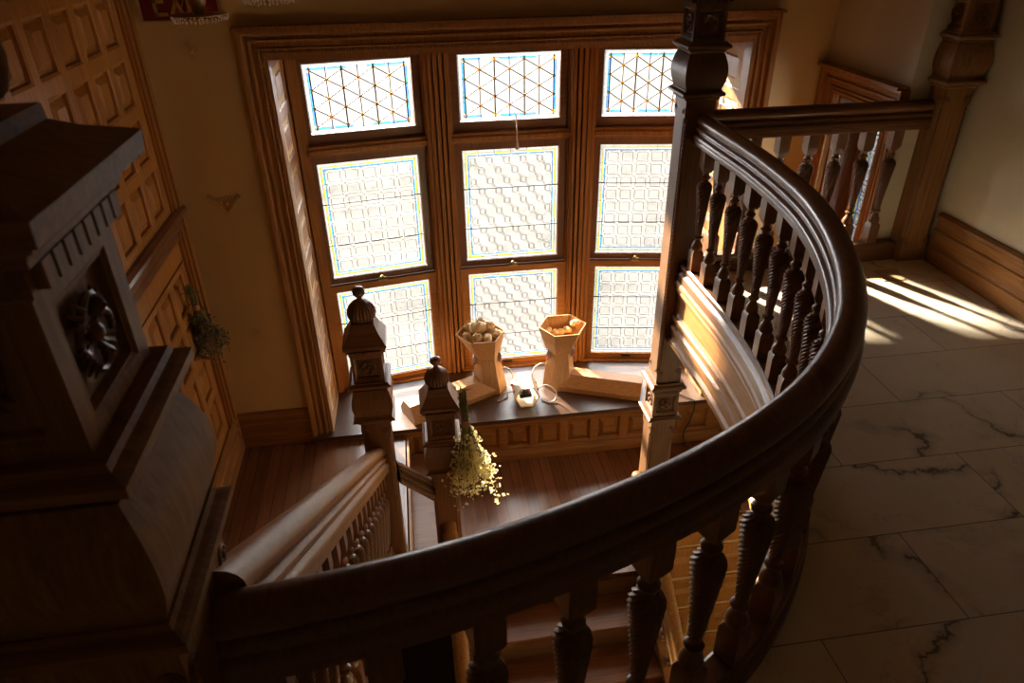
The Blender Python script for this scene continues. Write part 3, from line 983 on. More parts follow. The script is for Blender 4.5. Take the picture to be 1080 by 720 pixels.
POSTW = ['post_']
def block(root, cx, cy, h, z0, z1, name='carved_block', faces='LFR'):
    """square block with a recessed frame and relief on its faces"""
    o = MB(); rcs = []
    zc = (z0 + z1) / 2; s = min(h, (z1 - z0) / 2) * 0.70
    ax = {'F': ((1, 0, 0), (0, -1, 0)), 'L': ((0, 1, 0), (-1, 0, 0)), 'R': ((0, -1, 0), (1, 0, 0)), 'B': ((-1, 0, 0), (0, 1, 0))}
    for k in 'FLRB':
        u, n = Vector(ax[k][0]), Vector(ax[k][1])
        ctr = V(cx, cy, zc)
        P = lambda a, b_, d: ctr + u * a + V(0, 0, b_) + n * (h + d)
        hz = (z1 - z0) / 2
        def ring(a, b_, d): return [P(-a, -b_, d), P(a, -b_, d), P(a, b_, d), P(-a, b_, d)]
        rings = [ring(h, hz, 0), ring(s + 0.008, s + 0.008, 0), ring(s + 0.003, s + 0.003, -0.004), ring(s, s, -0.004), ring(s - 0.004, s - 0.004, -0.014)]
        nn = len(o.v)
        for r in rings: o.v += r
        for i in range(len(rings) - 1):
            for q in range(4):
                a = nn + i * 4 + q; c = nn + i * 4 + (q + 1) % 4
                o.face([a, c, c + 4, a + 4])
        e = nn + (len(rings) - 1) * 4; o.face([e, e + 1, e + 2, e + 3])
        if k in faces:
            rc = MB(); carving(rc, ctr + n * (h - 0.009), u, (0, 0, 1), n, s * 0.95); rcs.append(rc)
    nn = len(o.v)
    o.v += [V(cx - h, cy - h, z1), V(cx + h, cy - h, z1), V(cx + h, cy + h, z1), V(cx - h, cy + h, z1), V(cx - h, cy - h, z0), V(cx + h, cy - h, z0), V(cx + h, cy + h, z0), V(cx - h, cy + h, z0)]
    o.face([nn, nn + 1, nn + 2, nn + 3]); o.face([nn + 7, nn + 6, nn + 5, nn + 4])
    ob = o.build(name, POSTW[0] + 'z', root)
    for rc in rcs: rc.build('relief_carving', 'dark_z', ob)
    return ob

def shaft(root, cx, cy, h, z0, z1, name='shaft', ropez=None):
    """square shaft with chamfered corners that carry a twisted rope between volutes"""
    c = h * 0.25
    mb = MB()
    def ring(z, c): return [(cx - h + c, cy - h, z), (cx + h - c, cy - h, z), (cx + h, cy - h + c, z), (cx + h, cy + h - c, z), (cx + h - c, cy + h, z), (cx - h + c, cy + h, z), (cx - h, cy + h - c, z), (cx - h, cy - h + c, z)]
    r0, r1 = ropez or (z0 + 0.05, z1 - 0.07)
    mb.loft([ring(z0, 0.001), ring(r0, 0.001), ring(r0 + 0.015, c), ring(r1 - 0.015, c), ring(r1, 0.001), ring(z1, 0.001)], smooth=False)
    sh = mb.build(name, POSTW[0] + 'z', root)
    for sx, sy in ((-1, -1), (1, -1), (-1, 1)):
        px, py = cx + sx * (h - c * 0.62), cy + sy * (h - c * 0.62)
        n = int((r1 - r0 - 0.04) / 0.011)
        rings = []
        for i in range(n * 3):
            z = r0 + 0.02 + (r1 - r0 - 0.04) * i / (n * 3 - 1)
            rings.append([(px + (c * 0.42) * (1 + 0.25 * cos(2 * t_ - z * 285)) * cos(t_), py + (c * 0.42) * (1 + 0.25 * cos(2 * t_ - z * 285)) * sin(t_), z) for t_ in [2 * pi * j / 8 for j in range(8)]])
        rp_ = MB(); rp_.loft(rings); rp_.build('rope_edge', 'dark_z', sh)
    for z in (r0 - 0.01, r1 + 0.02):
        for s_ in (-1, 1):
            sp = MB(); spiral(sp, (cx + s_ * (h - 0.022), cy - h - 0.001, z), (1, 0, 0), (0, 0, 1), 0.017, hand=s_); sp.build('volute', 'dark_z', sh)
            sp = MB(); spiral(sp, (cx - h - 0.001, cy + s_ * (h - 0.022), z), (0, 1, 0), (0, 0, 1), 0.017, hand=s_); sp.build('volute', 'dark_z', sh)
            sp = MB(); spiral(sp, (cx + h + 0.001, cy + s_ * (h - 0.022), z), (0, 1, 0), (0, 0, 1), 0.017, hand=s_); sp.build('volute', 'dark_z', sh)
    return sh

def mould(root, cx, cy, h, z0, z1, name, up=True):
    d = 0.028 * h / 0.075
    H = z1 - z0
    lev = [(0, 0.0), (0.25, 0.10), (0.35, 0.20), (0.30, 0.26), (0.75, 0.42), (1.0, 0.50), (1.0, 0.72), (0.8, 0.80), (0.55, 0.86), (0.45, 1.0)]
    if not up: lev = [(a, 1 - b_) for a, b_ in lev][::-1]
    mb = MB(); mb.stack(cx, cy, [(h + d * a, h + d * a, z0 + H * b_) for a, b_ in lev])
    return mb.build(name, POSTW[0] + 'x', root)

def bulge(root, cx, cy, h, z0, z1):
    mb = MB(); H = z1 - z0; lev = []
    for i in range(13):
        t = i / 12
        # full low belly drawn in towards the top
        e = 0.003 + 0.017 * sin(pi * (0.12 + 0.80 * t)) + 0.006 * sin(pi * t)
        lev.append(((h + e * h / 0.075), (h + e * h / 0.075), z0 + H * t))
    mb.stack(cx, cy, lev, smooth=True)
    return mb.build('bulged_neck', POSTW[0] + 'z', root)

def cap(root, cx, cy, h, z0, big=False, dz=None):
    """dentil course, cornice, slab, low pyramid, ribbed dome and ball"""
    mb = MB()
    if big:
        lv = [(h + .003, z0), (h + .006, z0 + .003), (h + .006, z0 + .034), (h + .018, z0 + .036), (h + .018, z0 + .042), (h + .022, z0 + .049), (h + .031, z0 + .053), (h + .034, z0 + .058), (h + .034, z0 + .060), (h + .043, z0 + .062), (h + .045, z0 + .085), (h + .040, z0 + .088)]
        ztop = z0 + 0.088
    else:
        lv = [(h + .004, z0), (h + .006, z0 + .03), (h + .016, z0 + .034), (h + .026, z0 + .046), (h + .026, z0 + .06), (h + .022, z0 + .062)]
        ztop = z0 + 0.062
    mb.stack(cx, cy, [(a, a, z) for a, z in lv])
    c_ = mb.build('cornice', POSTW[0] + 'x', root)
    dn = MB(); hz0, hz1 = (z0 + 0.008, z0 + 0.034) if big else (z0 + 0.010, z0 + 0.028)
    nd = 8
    for i in range(nd):
        o_ = -h + (i + 0.5) * 2 * h / nd; w = h / nd * 0.74
        dn.box((cx + o_ - w, cy - h - .018, hz0), (cx + o_ + w, cy - h - .002, hz1)); dn.box((cx - h - .018, cy + o_ - w, hz0), (cx - h - .002, cy + o_ + w, hz1)); dn.box((cx + h + .002, cy + o_ - w, hz0), (cx + h + .018, cy + o_ + w, hz1))
    dn.build('dentils', POSTW[0] + 'z', c_)
    e = lv[-1][0]; pz = 0.026 if big else 0.085
    py = MB(); rr = 0.080 if big else 0.052
    n = 1
    py.stack(cx, cy, [(e, e, ztop), (rr + (e - rr) * 0.35, rr + (e - rr) * 0.35, ztop + pz * 0.55), (rr, rr, ztop + pz), (rr * .98, rr * .98, ztop + pz + (0.016 if big else 0.004))])
    py.build('pyramid_cap', POSTW[0] + 'x', root)
    zf = ztop + pz + (0.016 if big else 0.004)
    f = MB(); R = 0.088 if big else 0.062
    prof = [(R * .62, 0), (R * .72, R * .08), (R * .93, R * .25), (R, R * .55), (R * .96, R * .85), (R * .82, R * 1.15), (R * .58, R * 1.42), (R * .3, R * 1.58), (R * .2, R * 1.62)]
    f.lathe(cx, cy, prof, 96, lobes=24, amp=0.045, z0=zf)
    dm = f.build('ribbed_dome', POSTW[0] + 'z', root)
    g = MB(); q = R / 0.062
    g.lathe(cx, cy, [(R * .26, 0), (R * .20, .006 * q), (R * .17, .014 * q), (R * .30, .020 * q), (R * .44, .030 * q), (R * .46, .044 * q), (R * .36, .058 * q), (R * .14, .064 * q)], 20, z0=zf + R * 1.6)
    g.build('ball_finial', POSTW[0] + 'z', root)
    return zf

def newel(name, label, cx, cy, h, zbase, zrail, lower=None, capbig=False, k=1.0, faces='LFR', wd='post_', sw=0.97):
    """zrail: level of the moulding just above the handrail"""
    root = thing(name, label, 'newel post', (cx, cy, zbase)); POSTW[0] = wd
    zb = zrail
    if lower:
        l0, l1 = lower         # bottom of lower block, top of lower block
        shaft(root, cx, cy, h, zbase, l0 - 0.045, 'lower_shaft', (zbase + 0.3, l0 - 0.12))
        mould(root, cx, cy, h, l0 - 0.045, l0, 'lower_moulding')
        block(root, cx, cy, h * 1.02, l0, l1, 'lower_carved_block', faces)
        mould(root, cx, cy, h, l1, l1 + 0.075, 'middle_moulding')
        shaft(root, cx, cy, h * 0.97, l1 + 0.075, zb, 'shaft', (l1 + 0.16, zb - 0.07))
    else:
        shaft(root, cx, cy, h * sw, zbase, zb, 'shaft', (zbase + 0.12, zb - 0.07))
    mould(root, cx, cy, h, zb, zb + 0.05 * k, 'neck_moulding')
    bulge(root, cx, cy, h, zb + 0.05 * k, zb + 0.205 * k)
    mould(root, cx, cy, h, zb + 0.205 * k, zb + 0.255 * k, 'upper_moulding', up=True)
    block(root, cx, cy, h, zb + 0.255 * k, zb + 0.405 * k, 'carved_block', faces)
    cap(root, cx, cy, h, zb + 0.405 * k, capbig)
    return root

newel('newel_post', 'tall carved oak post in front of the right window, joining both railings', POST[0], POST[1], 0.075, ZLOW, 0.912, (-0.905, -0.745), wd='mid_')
newel('newel_post', 'carved oak post against the right wall, ending the straight railing', FAR[0], FAR[1], 0.078, 0.0, 0.912)
newel('newel_post', 'large carved newel post close up at the left, under a broad dentilled cap', NEAR[0], NEAR[1], 0.098, 0.0, 0.907, None, True, 1.15, 'FR', 'post_', 1.12)
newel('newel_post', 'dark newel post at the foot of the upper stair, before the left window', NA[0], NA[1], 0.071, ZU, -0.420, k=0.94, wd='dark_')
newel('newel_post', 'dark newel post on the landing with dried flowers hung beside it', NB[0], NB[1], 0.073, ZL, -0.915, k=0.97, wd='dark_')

# ------------------------------------------------------------------ balusters
def baluster_mesh(name='baluster'):
    """z from 0 (base rail) to 0.62 (under the handrail)"""
    mb = MB()
    w = 0.0280
    mb.stack(0, 0, [(w * .9, w * .9, 0), (w, w, 0.004), (w, w, 0.105), (w * .7, w * .7, 0.118)])
    prof = [(0.023, 0.116), (0.027, 0.120), (0.029, 0.128), (0.027, 0.142), (0.020, 0.156), (0.0145, 0.166), (0.014, 0.172), (0.022, 0.178), (0.0235, 0.184), (0.0145, 0.190)]
    mb.lathe(0, 0, prof, 16)
    tw = []
    n = 84
    for i in range(n + 1):
        t = i / n; z = 0.190 + 0.275 * t
        r = 0.0135 + (0.0375 - 0.0135) * (t ** 1.05)
        if t > 0.88: r *= sqrt(max(0.05, 1 - ((t - 0.88) / 0.13) ** 2))
        tw.append((r, z))
    mb.lathe(0, 0, tw, 72, twist=430, amp=lambda z: 0.10, lobes=12)
    mb.lathe(0, 0, [(0.016, 0.460), (0.015, 0.476), (0.022, 0.482), (0.023, 0.489), (0.016, 0.496), (0.015, 0.504), (0.022, 0.516)], 16)
    mb.stack(0, 0, [(w * .62, w * .62, 0.512), (w, w, 0.534), (w, w, 0.62)])
    me = bpy.data.meshes.new(name)
    me.from_pydata([tuple(p) for p in mb.v], [], mb.f)
    me.polygons.foreach_set('use_smooth', mb.s)
    me.materials.append(M['dark_z']); me.update(); me.set_sharp_from_angle(angle=radians(45))
    return me
BAL = baluster_mesh()
def put_baluster(root, p, rz=0.0, sz=1.0, sxy=1.0):
    o = bpy.data.objects.new('baluster', BAL)
    COL.objects.link(o); o.parent = root
    o.location = Vector(p) - ORG[root.name]
    o.rotation_euler = (0, 0, rz); o.scale = (sxy, sxy, sz)
    return o

def mirror(half):
    return [(a, z) for a, z in half] + [(-a, z) for a, z in half[::-1]]
RAIL = mirror([(0.006, 0.0), (0.018, -0.003), (0.028, -0.010), (0.0345, -0.020), (0.036, -0.031), (0.032, -0.042), (0.024, -0.049), (0.0235, -0.054), (0.030, -0.058), (0.035, -0.064), (0.035, -0.071), (0.030, -0.076), (0.031, -0.082), (0.040, -0.088), (0.044, -0.095), (0.044, -0.108), (0.039, -0.113), (0.041, -0.119), (0.041, -0.132), (0.034, -0.140)])
RAIL = RAIL[::-1]
BASE = mirror([(0.026, 0.095), (0.034, 0.088), (0.036, 0.072), (0.030, 0.060), (0.040, 0.048), (0.045, 0.040), (0.045, 0.0)])[::-1]
FASC = [(0.0, -0.002), (0.045, 0.0), (0.052, -0.012), (0.052, -0.030), (0.040, -0.040), (0.046, -0.052), (0.046, -0.062), (0.030, -0.075), (0.026, -0.10), (0.028, -0.19), (0.036, -0.205), (0.048, -0.212), (0.048, -0.228), (0.036, -0.238), (0.036, -0.262), (0.050, -0.272), (0.052, -0.290), (0.040, -0.300), (0.040, -0.345), (0.054, -0.360), (0.054, -0.385), (0.0, -0.395)]
RT = 0.85
up = lambda path, z: [V(p.x, p.y, z) for p in path]

cb = thing('curved_balustrade', 'curved dark oak balustrade sweeping round the stairwell across the foreground', 'balustrade', (1.1, 1.5, 0))
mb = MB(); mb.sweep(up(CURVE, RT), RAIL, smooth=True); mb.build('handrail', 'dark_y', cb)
mb = MB(); mb.sweep(up(CURVE, 0), BASE); mb.build('base_rail', 'dark_y', cb)
mb = MB(); mb.sweep(up(CURVE, 0), [(-0.0 + a, z) for a, z in FASC][::1]); mb.build('fascia', 'oak_y', cb)
Lc = plen(CURVE)
nb_ = round(Lc / 0.166)
for k in range(nb_):
    p, t = along(CURVE, (k + 0.62) * Lc / nb_)
    if (k + 0.62) * Lc / nb_ > Lc - 0.06: continue
    put_baluster(cb, (p.x, p.y, 0.094), atan2(t.y, t.x))

sb = thing('straight_balustrade', 'straight dark oak balustrade between the tall post and the right wall', 'balustrade', (2.0, 3.33, 0))
SL = [V(POST[0] + 0.07, 3.33, 0), V(FAR[0] - 0.075, 3.33, 0)]
mb = MB(); mb.sweep(up(SL, RT), RAIL, smooth=True); mb.build('handrail', 'dark_x', sb)
mb = MB(); mb.sweep(up(SL, 0), BASE); mb.build('base_rail', 'dark_x', sb)
mb = MB(); mb.sweep(up(SL[::-1], 0), [(a + 0.03, z) for a, z in FASC]); mb.build('fascia', 'oak_x', sb)
for k in range(8):
    xx = 1.545 + 0.152 * k
    if xx < 2.6: put_baluster(sb, (xx, 3.33, 0.094))

# short rail between the two landing newels
lr = thing('landing_rail', 'short dark oak handrail joining the two newel posts on the landing', 'rail', ((NA[0] + NB[0]) / 2, 2.95, ZL))
q0, q1 = V(NA[0] + 0.066, 2.90, -0.735), V(NB[0] - 0.068, 3.00, -0.99)
mb = MB(); mb.sweep([q0, q1], [(a * 1.0, z) for a, z in RAIL], smooth=True); mb.build('handrail', 'dark_x', lr)
mb = MB(); mb.sweep([q0 + V(0, 0, -0.80), q1 + V(0, 0, -0.80)], BASE); mb.build('base_rail', 'dark_x', lr)

# upper flight -------------------------------------------------------
SLOPE = 0.70; UX = -0.305; RIS, GO = 0.1658, 0.2369
st = thing('staircase', 'upper oak stair flight going down beside the left wall to the landing', 'stairs', (-0.9, 1.9, ZL))
for k in range(8):
    y0 = 0.70 + GO * k; z = -RIS * (k + 1)
    mb = MB(); mb.box((XL + 0.03, y0 - 0.0, z - 0.03), (UX - 0.03, y0 + GO + 0.025, z), 0.006); mb.build('tread', 'tread_x', st)
    mb = MB(); mb.box((XL + 0.03, y0, z - 0.0), (UX - 0.03, y0 + 0.018, z + RIS - 0.03)); mb.build('riser', 'oak_x', st)
mb = MB(); y0 = 0.70 + GO * 8; mb.box((XL + 0.03, y0, ZU), (UX - 0.03, y0 + 0.018, ZU + RIS - 0.03)); mb.build('riser', 'oak_x', st)
def zs(y): return -SLOPE * (y - 0.70)
mb = MB()
for (x0_, x1_, t0, t1) in ((UX - 0.03, UX + 0.03, 0.035, -0.33), (UX + 0.03, UX + 0.042, 0.02, -0.02), (UX + 0.03, UX + 0.040, -0.10, -0.13), (UX + 0.03, UX + 0.046, -0.26, -0.33), (UX - 0.034, UX + 0.044, 0.035, 0.055)):
    n = len(mb.v)
    for yy in (0.78, 2.80):
        mb.v += [V(x0_, yy, zs(yy) + t1), V(x1_, yy, zs(yy) + t1), V(x1_, yy, zs(yy) + t0), V(x0_, yy, zs(yy) + t0)]
    for q_ in ((3, 2, 1, 0), (4, 5, 6, 7), (0, 1, 5, 4), (1, 2, 6, 5), (2, 3, 7, 6), (3, 0, 4, 7)): mb.face([n + i for i in q_])
mb.build('closed_string', 'oak_y', st)
mb = MB()
n = 0
mb.sweep([V(-0.6, 0.72, -0.32), V(-0.6, 2.65, -1.70)], [(-0.75, -0.02), (0.26, -0.02), (0.26, 0.0), (-0.75, 0.0)][::-1]); mb.build('soffit', 'oak_y', st)

ub = thing('stair_balustrade', 'oak balustrade of the upper stair with a broad moulded handrail catching the window light', 'balustrade', (UX, 1.9, ZL))
r0 = V(UX - 0.02, 0.745, 0.905 - SLOPE * 0.045); r1 = V(UX + 0.015, 2.81, 0.905 - SLOPE * (2.81 - 0.70))
mb = MB(); mb.sweep([r0, r1], [(a * 1.15, z * 1.2) for a, z in RAIL], smooth=True); mb.build('handrail', 'oak_y', ub)
k = 0; yy = 0.86
while yy < 2.78:
    zt = 0.905 - SLOPE * (yy - 0.70) - 0.155; zb_ = zs(yy) + 0.045
    put_baluster(ub, (UX - 0.02 + 0.035 * (yy - 0.75) / 2.06, yy, zb_), 0, (zt - zb_) / 0.62, 0.85)
    yy += 0.1185

ls = thing('landing_steps', 'two low oak steps between the upper and lower parts of the landing', 'steps', (-0.1, 3.6, ZL))
mb = MB(); mb.box((-0.21, 2.93, ZL + RIS - 0.03), (0.0, SY - 0.03, ZL + RIS), 0.006); mb.build('tread', 'tread_x', ls)
mb = MB(); mb.box((-0.20, 2.93, ZL + RIS), (-0.185, SY - 0.03, ZU)); mb.build('riser', 'oak_y', ls)
mb = MB(); mb.box((-0.03, 2.93, ZL), (-0.015, SY - 0.03, ZL + RIS - 0.03)); mb.build('riser', 'oak_y', ls)
mb = MB(); mb.box((-0.24, 2.90, ZL - 0.25), (-0.0, 2.93, ZU + 0.06)); mb.build('side_string', 'oak_x', ls)

# lower flight -------------------------------------------------------
lx0, lx1 = 0.07, 1.20
st2 = thing('staircase', 'lower oak stair flight going down from the landing towards the viewer', 'stairs', (0.65, 1.8, ZLOW))
nst = 11
for k in range(nst):
    y1_ = LY - GO * k; z = ZL - RIS * (k + 1)
    if z < ZLOW + 0.05: break
    mb = MB(); mb.box((lx0, y1_ - GO - 0.025, z - 0.03), (lx1, y1_, z), 0.006); mb.build('tread', 'tread_x', st2)
    mb = MB(); mb.box((lx0, y1_ - 0.018, z), (lx1, y1_, z + RIS - 0.03)); mb.build('riser', 'mid_x', st2)
def zl(y): return ZL - SLOPE * (LY - y)
for xs_ in (lx0 - 0.06, lx1):
    mb = MB()
    for (x0_, x1_, t0, t1) in ((xs_, xs_ + 0.06, 0.05, -0.30), (xs_ - 0.008, xs_ + 0.068, 0.05, 0.072)):
        n = len(mb.v)
        for yy in (LY + 0.02, 0.4):
            mb.v += [V(x0_, yy, zl(yy) + t1), V(x1_, yy, zl(yy) + t1), V(x1_, yy, zl(yy) + t0), V(x0_, yy, zl(yy) + t0)]
        for q_ in ((3, 2, 1, 0), (4, 5, 6, 7), (0, 1, 5, 4), (1, 2, 6, 5), (2, 3, 7, 6), (3, 0, 4, 7)): mb.face([n + i for i in q_])
    mb.build('closed_string', 'oak_y', st2)
for xs_, lab in ((lx0 - 0.03, 'left balustrade of the lower stair, seen from above beneath the curved rail'), (lx1 + 0.03, 'right balustrade of the lower stair with sunlit balusters under the tall post')):
    lb = thing('stair_balustrade', lab, 'balustrade', (xs_, 1.8, ZLOW))
    zr = lambda y: -1.33 - SLOPE * (2.98 - y)
    ys_ = 3.03 if xs_ < 0.5 else 3.25
    mb = MB(); mb.sweep(([V(xs_, 2.955, -1.250), V(xs_, 2.915, -1.268), V(xs_, 2.885, -1.315), V(xs_, 2.83, zr(2.83) + 0.02), V(xs_, 2.77, zr(2.77)), V(xs_, 0.5, zr(0.5))] if xs_ < 0.5 else [V(xs_, 3.25, zr(2.98) + 0.02), V(xs_, 2.98, zr(2.98)), V(xs_, 2.94, zr(2.94)), V(xs_, 0.5, zr(0.5))]), RAIL, smooth=True); mb.build('handrail', 'oak_y', lb)
    yy = 2.80
    while yy > 0.9:
        zb_ = zl(yy) + 0.07; zt = zr(yy) - 0.135
        put_baluster(lb, (xs_, yy, zb_), 0, (zt - zb_) / 0.62, 0.8)
        yy -= 0.1185

# panelled wall under the right part of the landing
mb = MB()
Pw = lambda u, v, o: V(u, 3.28 - o, v)
panel_grid(mb, POST[0] + 0.05, XW, ZLOW, ZL - 0.02, [(1.50 + 0.36 * k, 1.79 + 0.36 * k) for k in range(3)], [(ZLOW + 0.3, -3.15), (-3.08, -2.82), (-2.76, -2.50), (-2.44, -2.18), (-2.12, -1.90)], Pw)
struct(mb.build('trim_landing_panelling', 'panel'), 'oak panelling below the right part of the landing', 'panelling')
b = MB(); b.box((POST[0] + 0.05, 3.30, ZLOW), (XW, 3.36, ZL - 0.25)); struct(b.build('wall_under_landing', 'plaster'))

# ------------------------------------------------------------------ hexagonal hoppers on the window seat
def hexring(c, R, z, rot=0.0):
    return [V(c[0] + R * cos(rot + k * pi / 3), c[1] + R * sin(rot + k * pi / 3), z) for k in range(6)]

def hopper(label, rim, waist, base, boxdir, blen):
    root = thing('wooden_hopper', label, 'wooden hopper', (base[0], base[1], SZ), 'hexagonal wooden hoppers on the window seat')
    zr_, zw = -0.92, -1.135
    R, r = 0.180, 0.098
    t = 0.010
    mb = MB()
    rings = [hexring(waist, r, zw + 0.002), hexring(rim, R, zr_), hexring(rim, R - t, zr_), hexring(waist, r - t, zw + 0.03)]
    mb.loft(rings, caps=False, smooth=False)
    n = len(mb.v); mb.v += hexring(waist, r - t, zw + 0.03); mb.face([n + i for i in range(6)])
    n = len(mb.v); mb.v += hexring(waist, r, zw + 0.002); mb.face([n + i for i in range(6)][::-1])
    mb.build('funnel', 'ply_z', root)
    mb = MB()
    mb.loft([hexring(base, 0.128, SZ + 0.001), hexring(waist, r - 0.003, zw - 0.003)], smooth=False)
    mb.build('neck', 'ply_z', root)
    # long low box running along the seat
    d = Vector((*boxdir, 0)).normalized(); s_ = V(-d.y, d.x, 0)
    if s_.y > 0: s_ = -s_            # s_ points to the room
    sec = [(0.105, 0), (0.112, 0.045), (0.052, 0.128), (-0.052, 0.128), (-0.112, 0.045), (-0.105, 0)]
    b0 = V(base[0], base[1], SZ + 0.001) + d * 0.02; b1 = b0 + d * blen
    mb = MB()
    mb.loft([[p + s_ * a + V(0, 0, z) for a, z in sec] for p in (b0, b1)], smooth=False)
    mb.build('outlet_box', 'ply_x', root)
    # toggle latches at the waist
    for k in (3, 5, 0) :
        a = k * pi / 3 + (pi / 6 if k == 5 else 0)
        a = {3: pi + 0.35, 5: -0.35, 0: pi / 2}[k]
        u = V(cos(a), sin(a), 0); p = V(*waist, zw) + u * (r + 0.001)
        side = V(-u.y, u.x, 0)
        lt = MB()
        for (w, z0_, z1_, pr) in ((0.010, -0.045, 0.028, 0.006), (0.006, -0.030, 0.020, 0.014), (0.011, 0.018, 0.034, 0.010)):
            n = len(lt.v)
            for zz in (z0_, z1_):
                q = p + V(0, 0, zz) - u * 0.012
                lt.v += [q - side * w, q + side * w, q + side * w + u * (pr + 0.012), q - side * w + u * (pr + 0.012)]
            for q_ in ((3, 2, 1, 0), (4, 5, 6, 7), (0, 1, 5, 4), (1, 2, 6, 5), (2, 3, 7, 6), (3, 0, 4, 7)): lt.face([n + i for i in q_])
        l_ = lt.build('toggle_latch', 'steel', root)
        rd = MB(); rd.ball(p + V(0, 0, -0.047) + u * 0.008, 0.009, 8, (1, 1, 1.2)); rd.build('red_tip', 'red', l_)
    return root

hopper('left hexagonal wooden hopper on the window seat, heaped with pale lumps', (0.392, 4.46), (0.435, 4.49), (0.455, 4.50), (-0.90, -0.42), 0.68)
hopper('right hexagonal wooden hopper on the window seat, with a few pale lumps inside', (1.00, 4.46), (0.985, 4.47), (0.985, 4.47), (0.93, -0.39), 0.61)

def lump(c, r, seed, group, label):
    rr = random.Random(seed)
    ph = [(rr.uniform(0, 6), rr.uniform(0, 6), rr.randint(2, 4)) for _ in range(4)]
    sx, sy, sz = rr.uniform(0.8, 1.5), rr.uniform(0.7, 1.1), rr.uniform(0.6, 0.95)
    mb = MB(); rings = []; n = 10; seg = 16
    a0 = rr.uniform(0, pi)
    for i in range(1, n):
        a = pi * i / n; ring = []
        for j in range(seg):
            t = 2 * pi * j / seg
            k = 1 + sum(0.10 * sin(q[2] * t + q[0]) * sin(q[2] * a + q[1]) for q in ph)
            x, y, z = r * k * sx * sin(a) * cos(t), r * k * sy * sin(a) * sin(t), -r * k * sz * cos(a)
            ring.append((x * cos(a0) - y * sin(a0), x * sin(a0) + y * cos(a0), z))
        rings.append(ring)
    mb.loft(rings)
    o = mb.build('wax_lump', 'wax'); o.location = c
    tag(o, label, 'lump', group)
LG = 'pale lumps in the left hopper'; RG = 'pale lumps in the right hopper'
lp = [(0.295, 4.45, -0.947, .042, 'pale tan lump at the left end of the front row in the left hopper'),
      (0.365, 4.39, -0.927, .040, 'pale tan lump second from the left in the front row of the left hopper'),
      (0.435, 4.38, -0.930, .043, 'pale tan lump third from the left in the front row of the left hopper'),
      (0.500, 4.44, -0.932, .040, 'pale tan lump at the right end of the front row in the left hopper'),
      (0.465, 4.50, -0.907, .045, 'pale tan lump on top of the heap in the left hopper, right of centre'),
      (0.375, 4.49, -0.897, .048, 'pale tan long lump on top of the heap in the left hopper, left of centre'),
      (0.315, 4.54, -0.915, .040, 'pale tan lump at the back left of the left hopper'),
      (0.410, 4.57, -0.905, .042, 'pale tan lump at the back of the left hopper, nearest the window')]
for i, (x, y, z, r, lab) in enumerate(lp): lump((x, y, z), r, i + 11, LG, lab)
lp = [(0.905, 4.52, -0.985, .026, 'pale tan lump farthest left inside the right hopper'),
      (0.955, 4.50, -0.995, .030, 'pale tan lump second from the left inside the right hopper'),
      (1.005, 4.51, -1.000, .027, 'pale tan lump in the middle of the row inside the right hopper'),
      (1.050, 4.50, -0.985, .030, 'pale tan lump right of the middle inside the right hopper'),
      (1.095, 4.53, -0.955, .028, 'pale tan lump leaning on the right wall inside the right hopper'),
      (1.115, 4.50, -0.925, .024, 'pale tan lump highest up at the right rim of the right hopper')]
for i, (x, y, z, r, lab) in enumerate(lp): lump((x, y, z), r, i + 41, RG, lab)

# hexagonal control case between the hoppers
HC = V(0.692, 4.20, SZ); R = 0.095; hz = R * sqrt(3) / 2
case = thing('hexagonal_case', 'small open-ended hexagonal wooden case with electronics inside, between the hoppers', 'electronics case', (HC.x, HC.y, SZ))
mb = MB()
def hx(y, R_): return [V(HC.x + 0.008 * (y - HC.y) / 0.2 + R_ * cos(k * pi / 3), y, SZ + hz + 0.001 + R_ * sin(k * pi / 3)) for k in range(6)]
mb.loft([hx(4.20, R), hx(4.42, R), hx(4.42, R - 0.010), hx(4.20, R - 0.010)], caps=False, smooth=False)
n = len(mb.v); mb.v += hx(4.20, R); mb.v += hx(4.20, R - 0.01)
for i in range(6):
    j = (i + 1) % 6; mb.face([n + i, n + j, n + 6 + j, n + 6 + i])
n = len(mb.v); mb.v += hx(4.42, R); mb.v += hx(4.42, R - 0.01)
for i in range(6):
    j = (i + 1) % 6; mb.face([n + j, n + i, n + 6 + i, n + 6 + j])
mb.build('case_shell', 'birch', case)
mb = MB(); mb.box((HC.x - 0.045, 4.25, SZ + 0.045), (HC.x + 0.045, 4.33, SZ + 0.082), 0.004); mb.build('battery_pack', 'black', case)
mb = MB(); mb.box((HC.x - 0.032, 4.28, SZ + 0.086), (HC.x + 0.032, 4.34, SZ + 0.090)); mb.box((HC.x - 0.02, 4.285, SZ + 0.09), (HC.x + 0.0, 4.30, SZ + 0.105)); mb.box((HC.x + 0.008, 4.29, SZ + 0.09), (HC.x + 0.026, 4.31, SZ + 0.102)); mb.build('circuit_board', 'board', case)
mb = MB(); mb.lathe(HC.x - 0.002, 4.285, [(0.012, 0), (0.012, 0.012), (0.009, 0.014), (0.007, 0.014)], 14, z0=SZ + 0.09); mb.build('knob', 'brass', case)
for s_ in (-1, 1):
    mb = MB()
    for yy in (4.27, 4.36):
        mb.ball((HC.x + s_ * (R * 0.93), yy, SZ + hz + 0.02), 0.011, 8)
    mb.build('plug_socket', 'red', case)
def cable(pts, label, name='white_cable', mat='white_cable', r=0.0055, cat='cable', group=None):
    P = catmull(pts, 8)
    mb = MB(); mb.tube(P, r, 8)
    o = mb.build(name, mat); tag(o, label, cat, group); return o
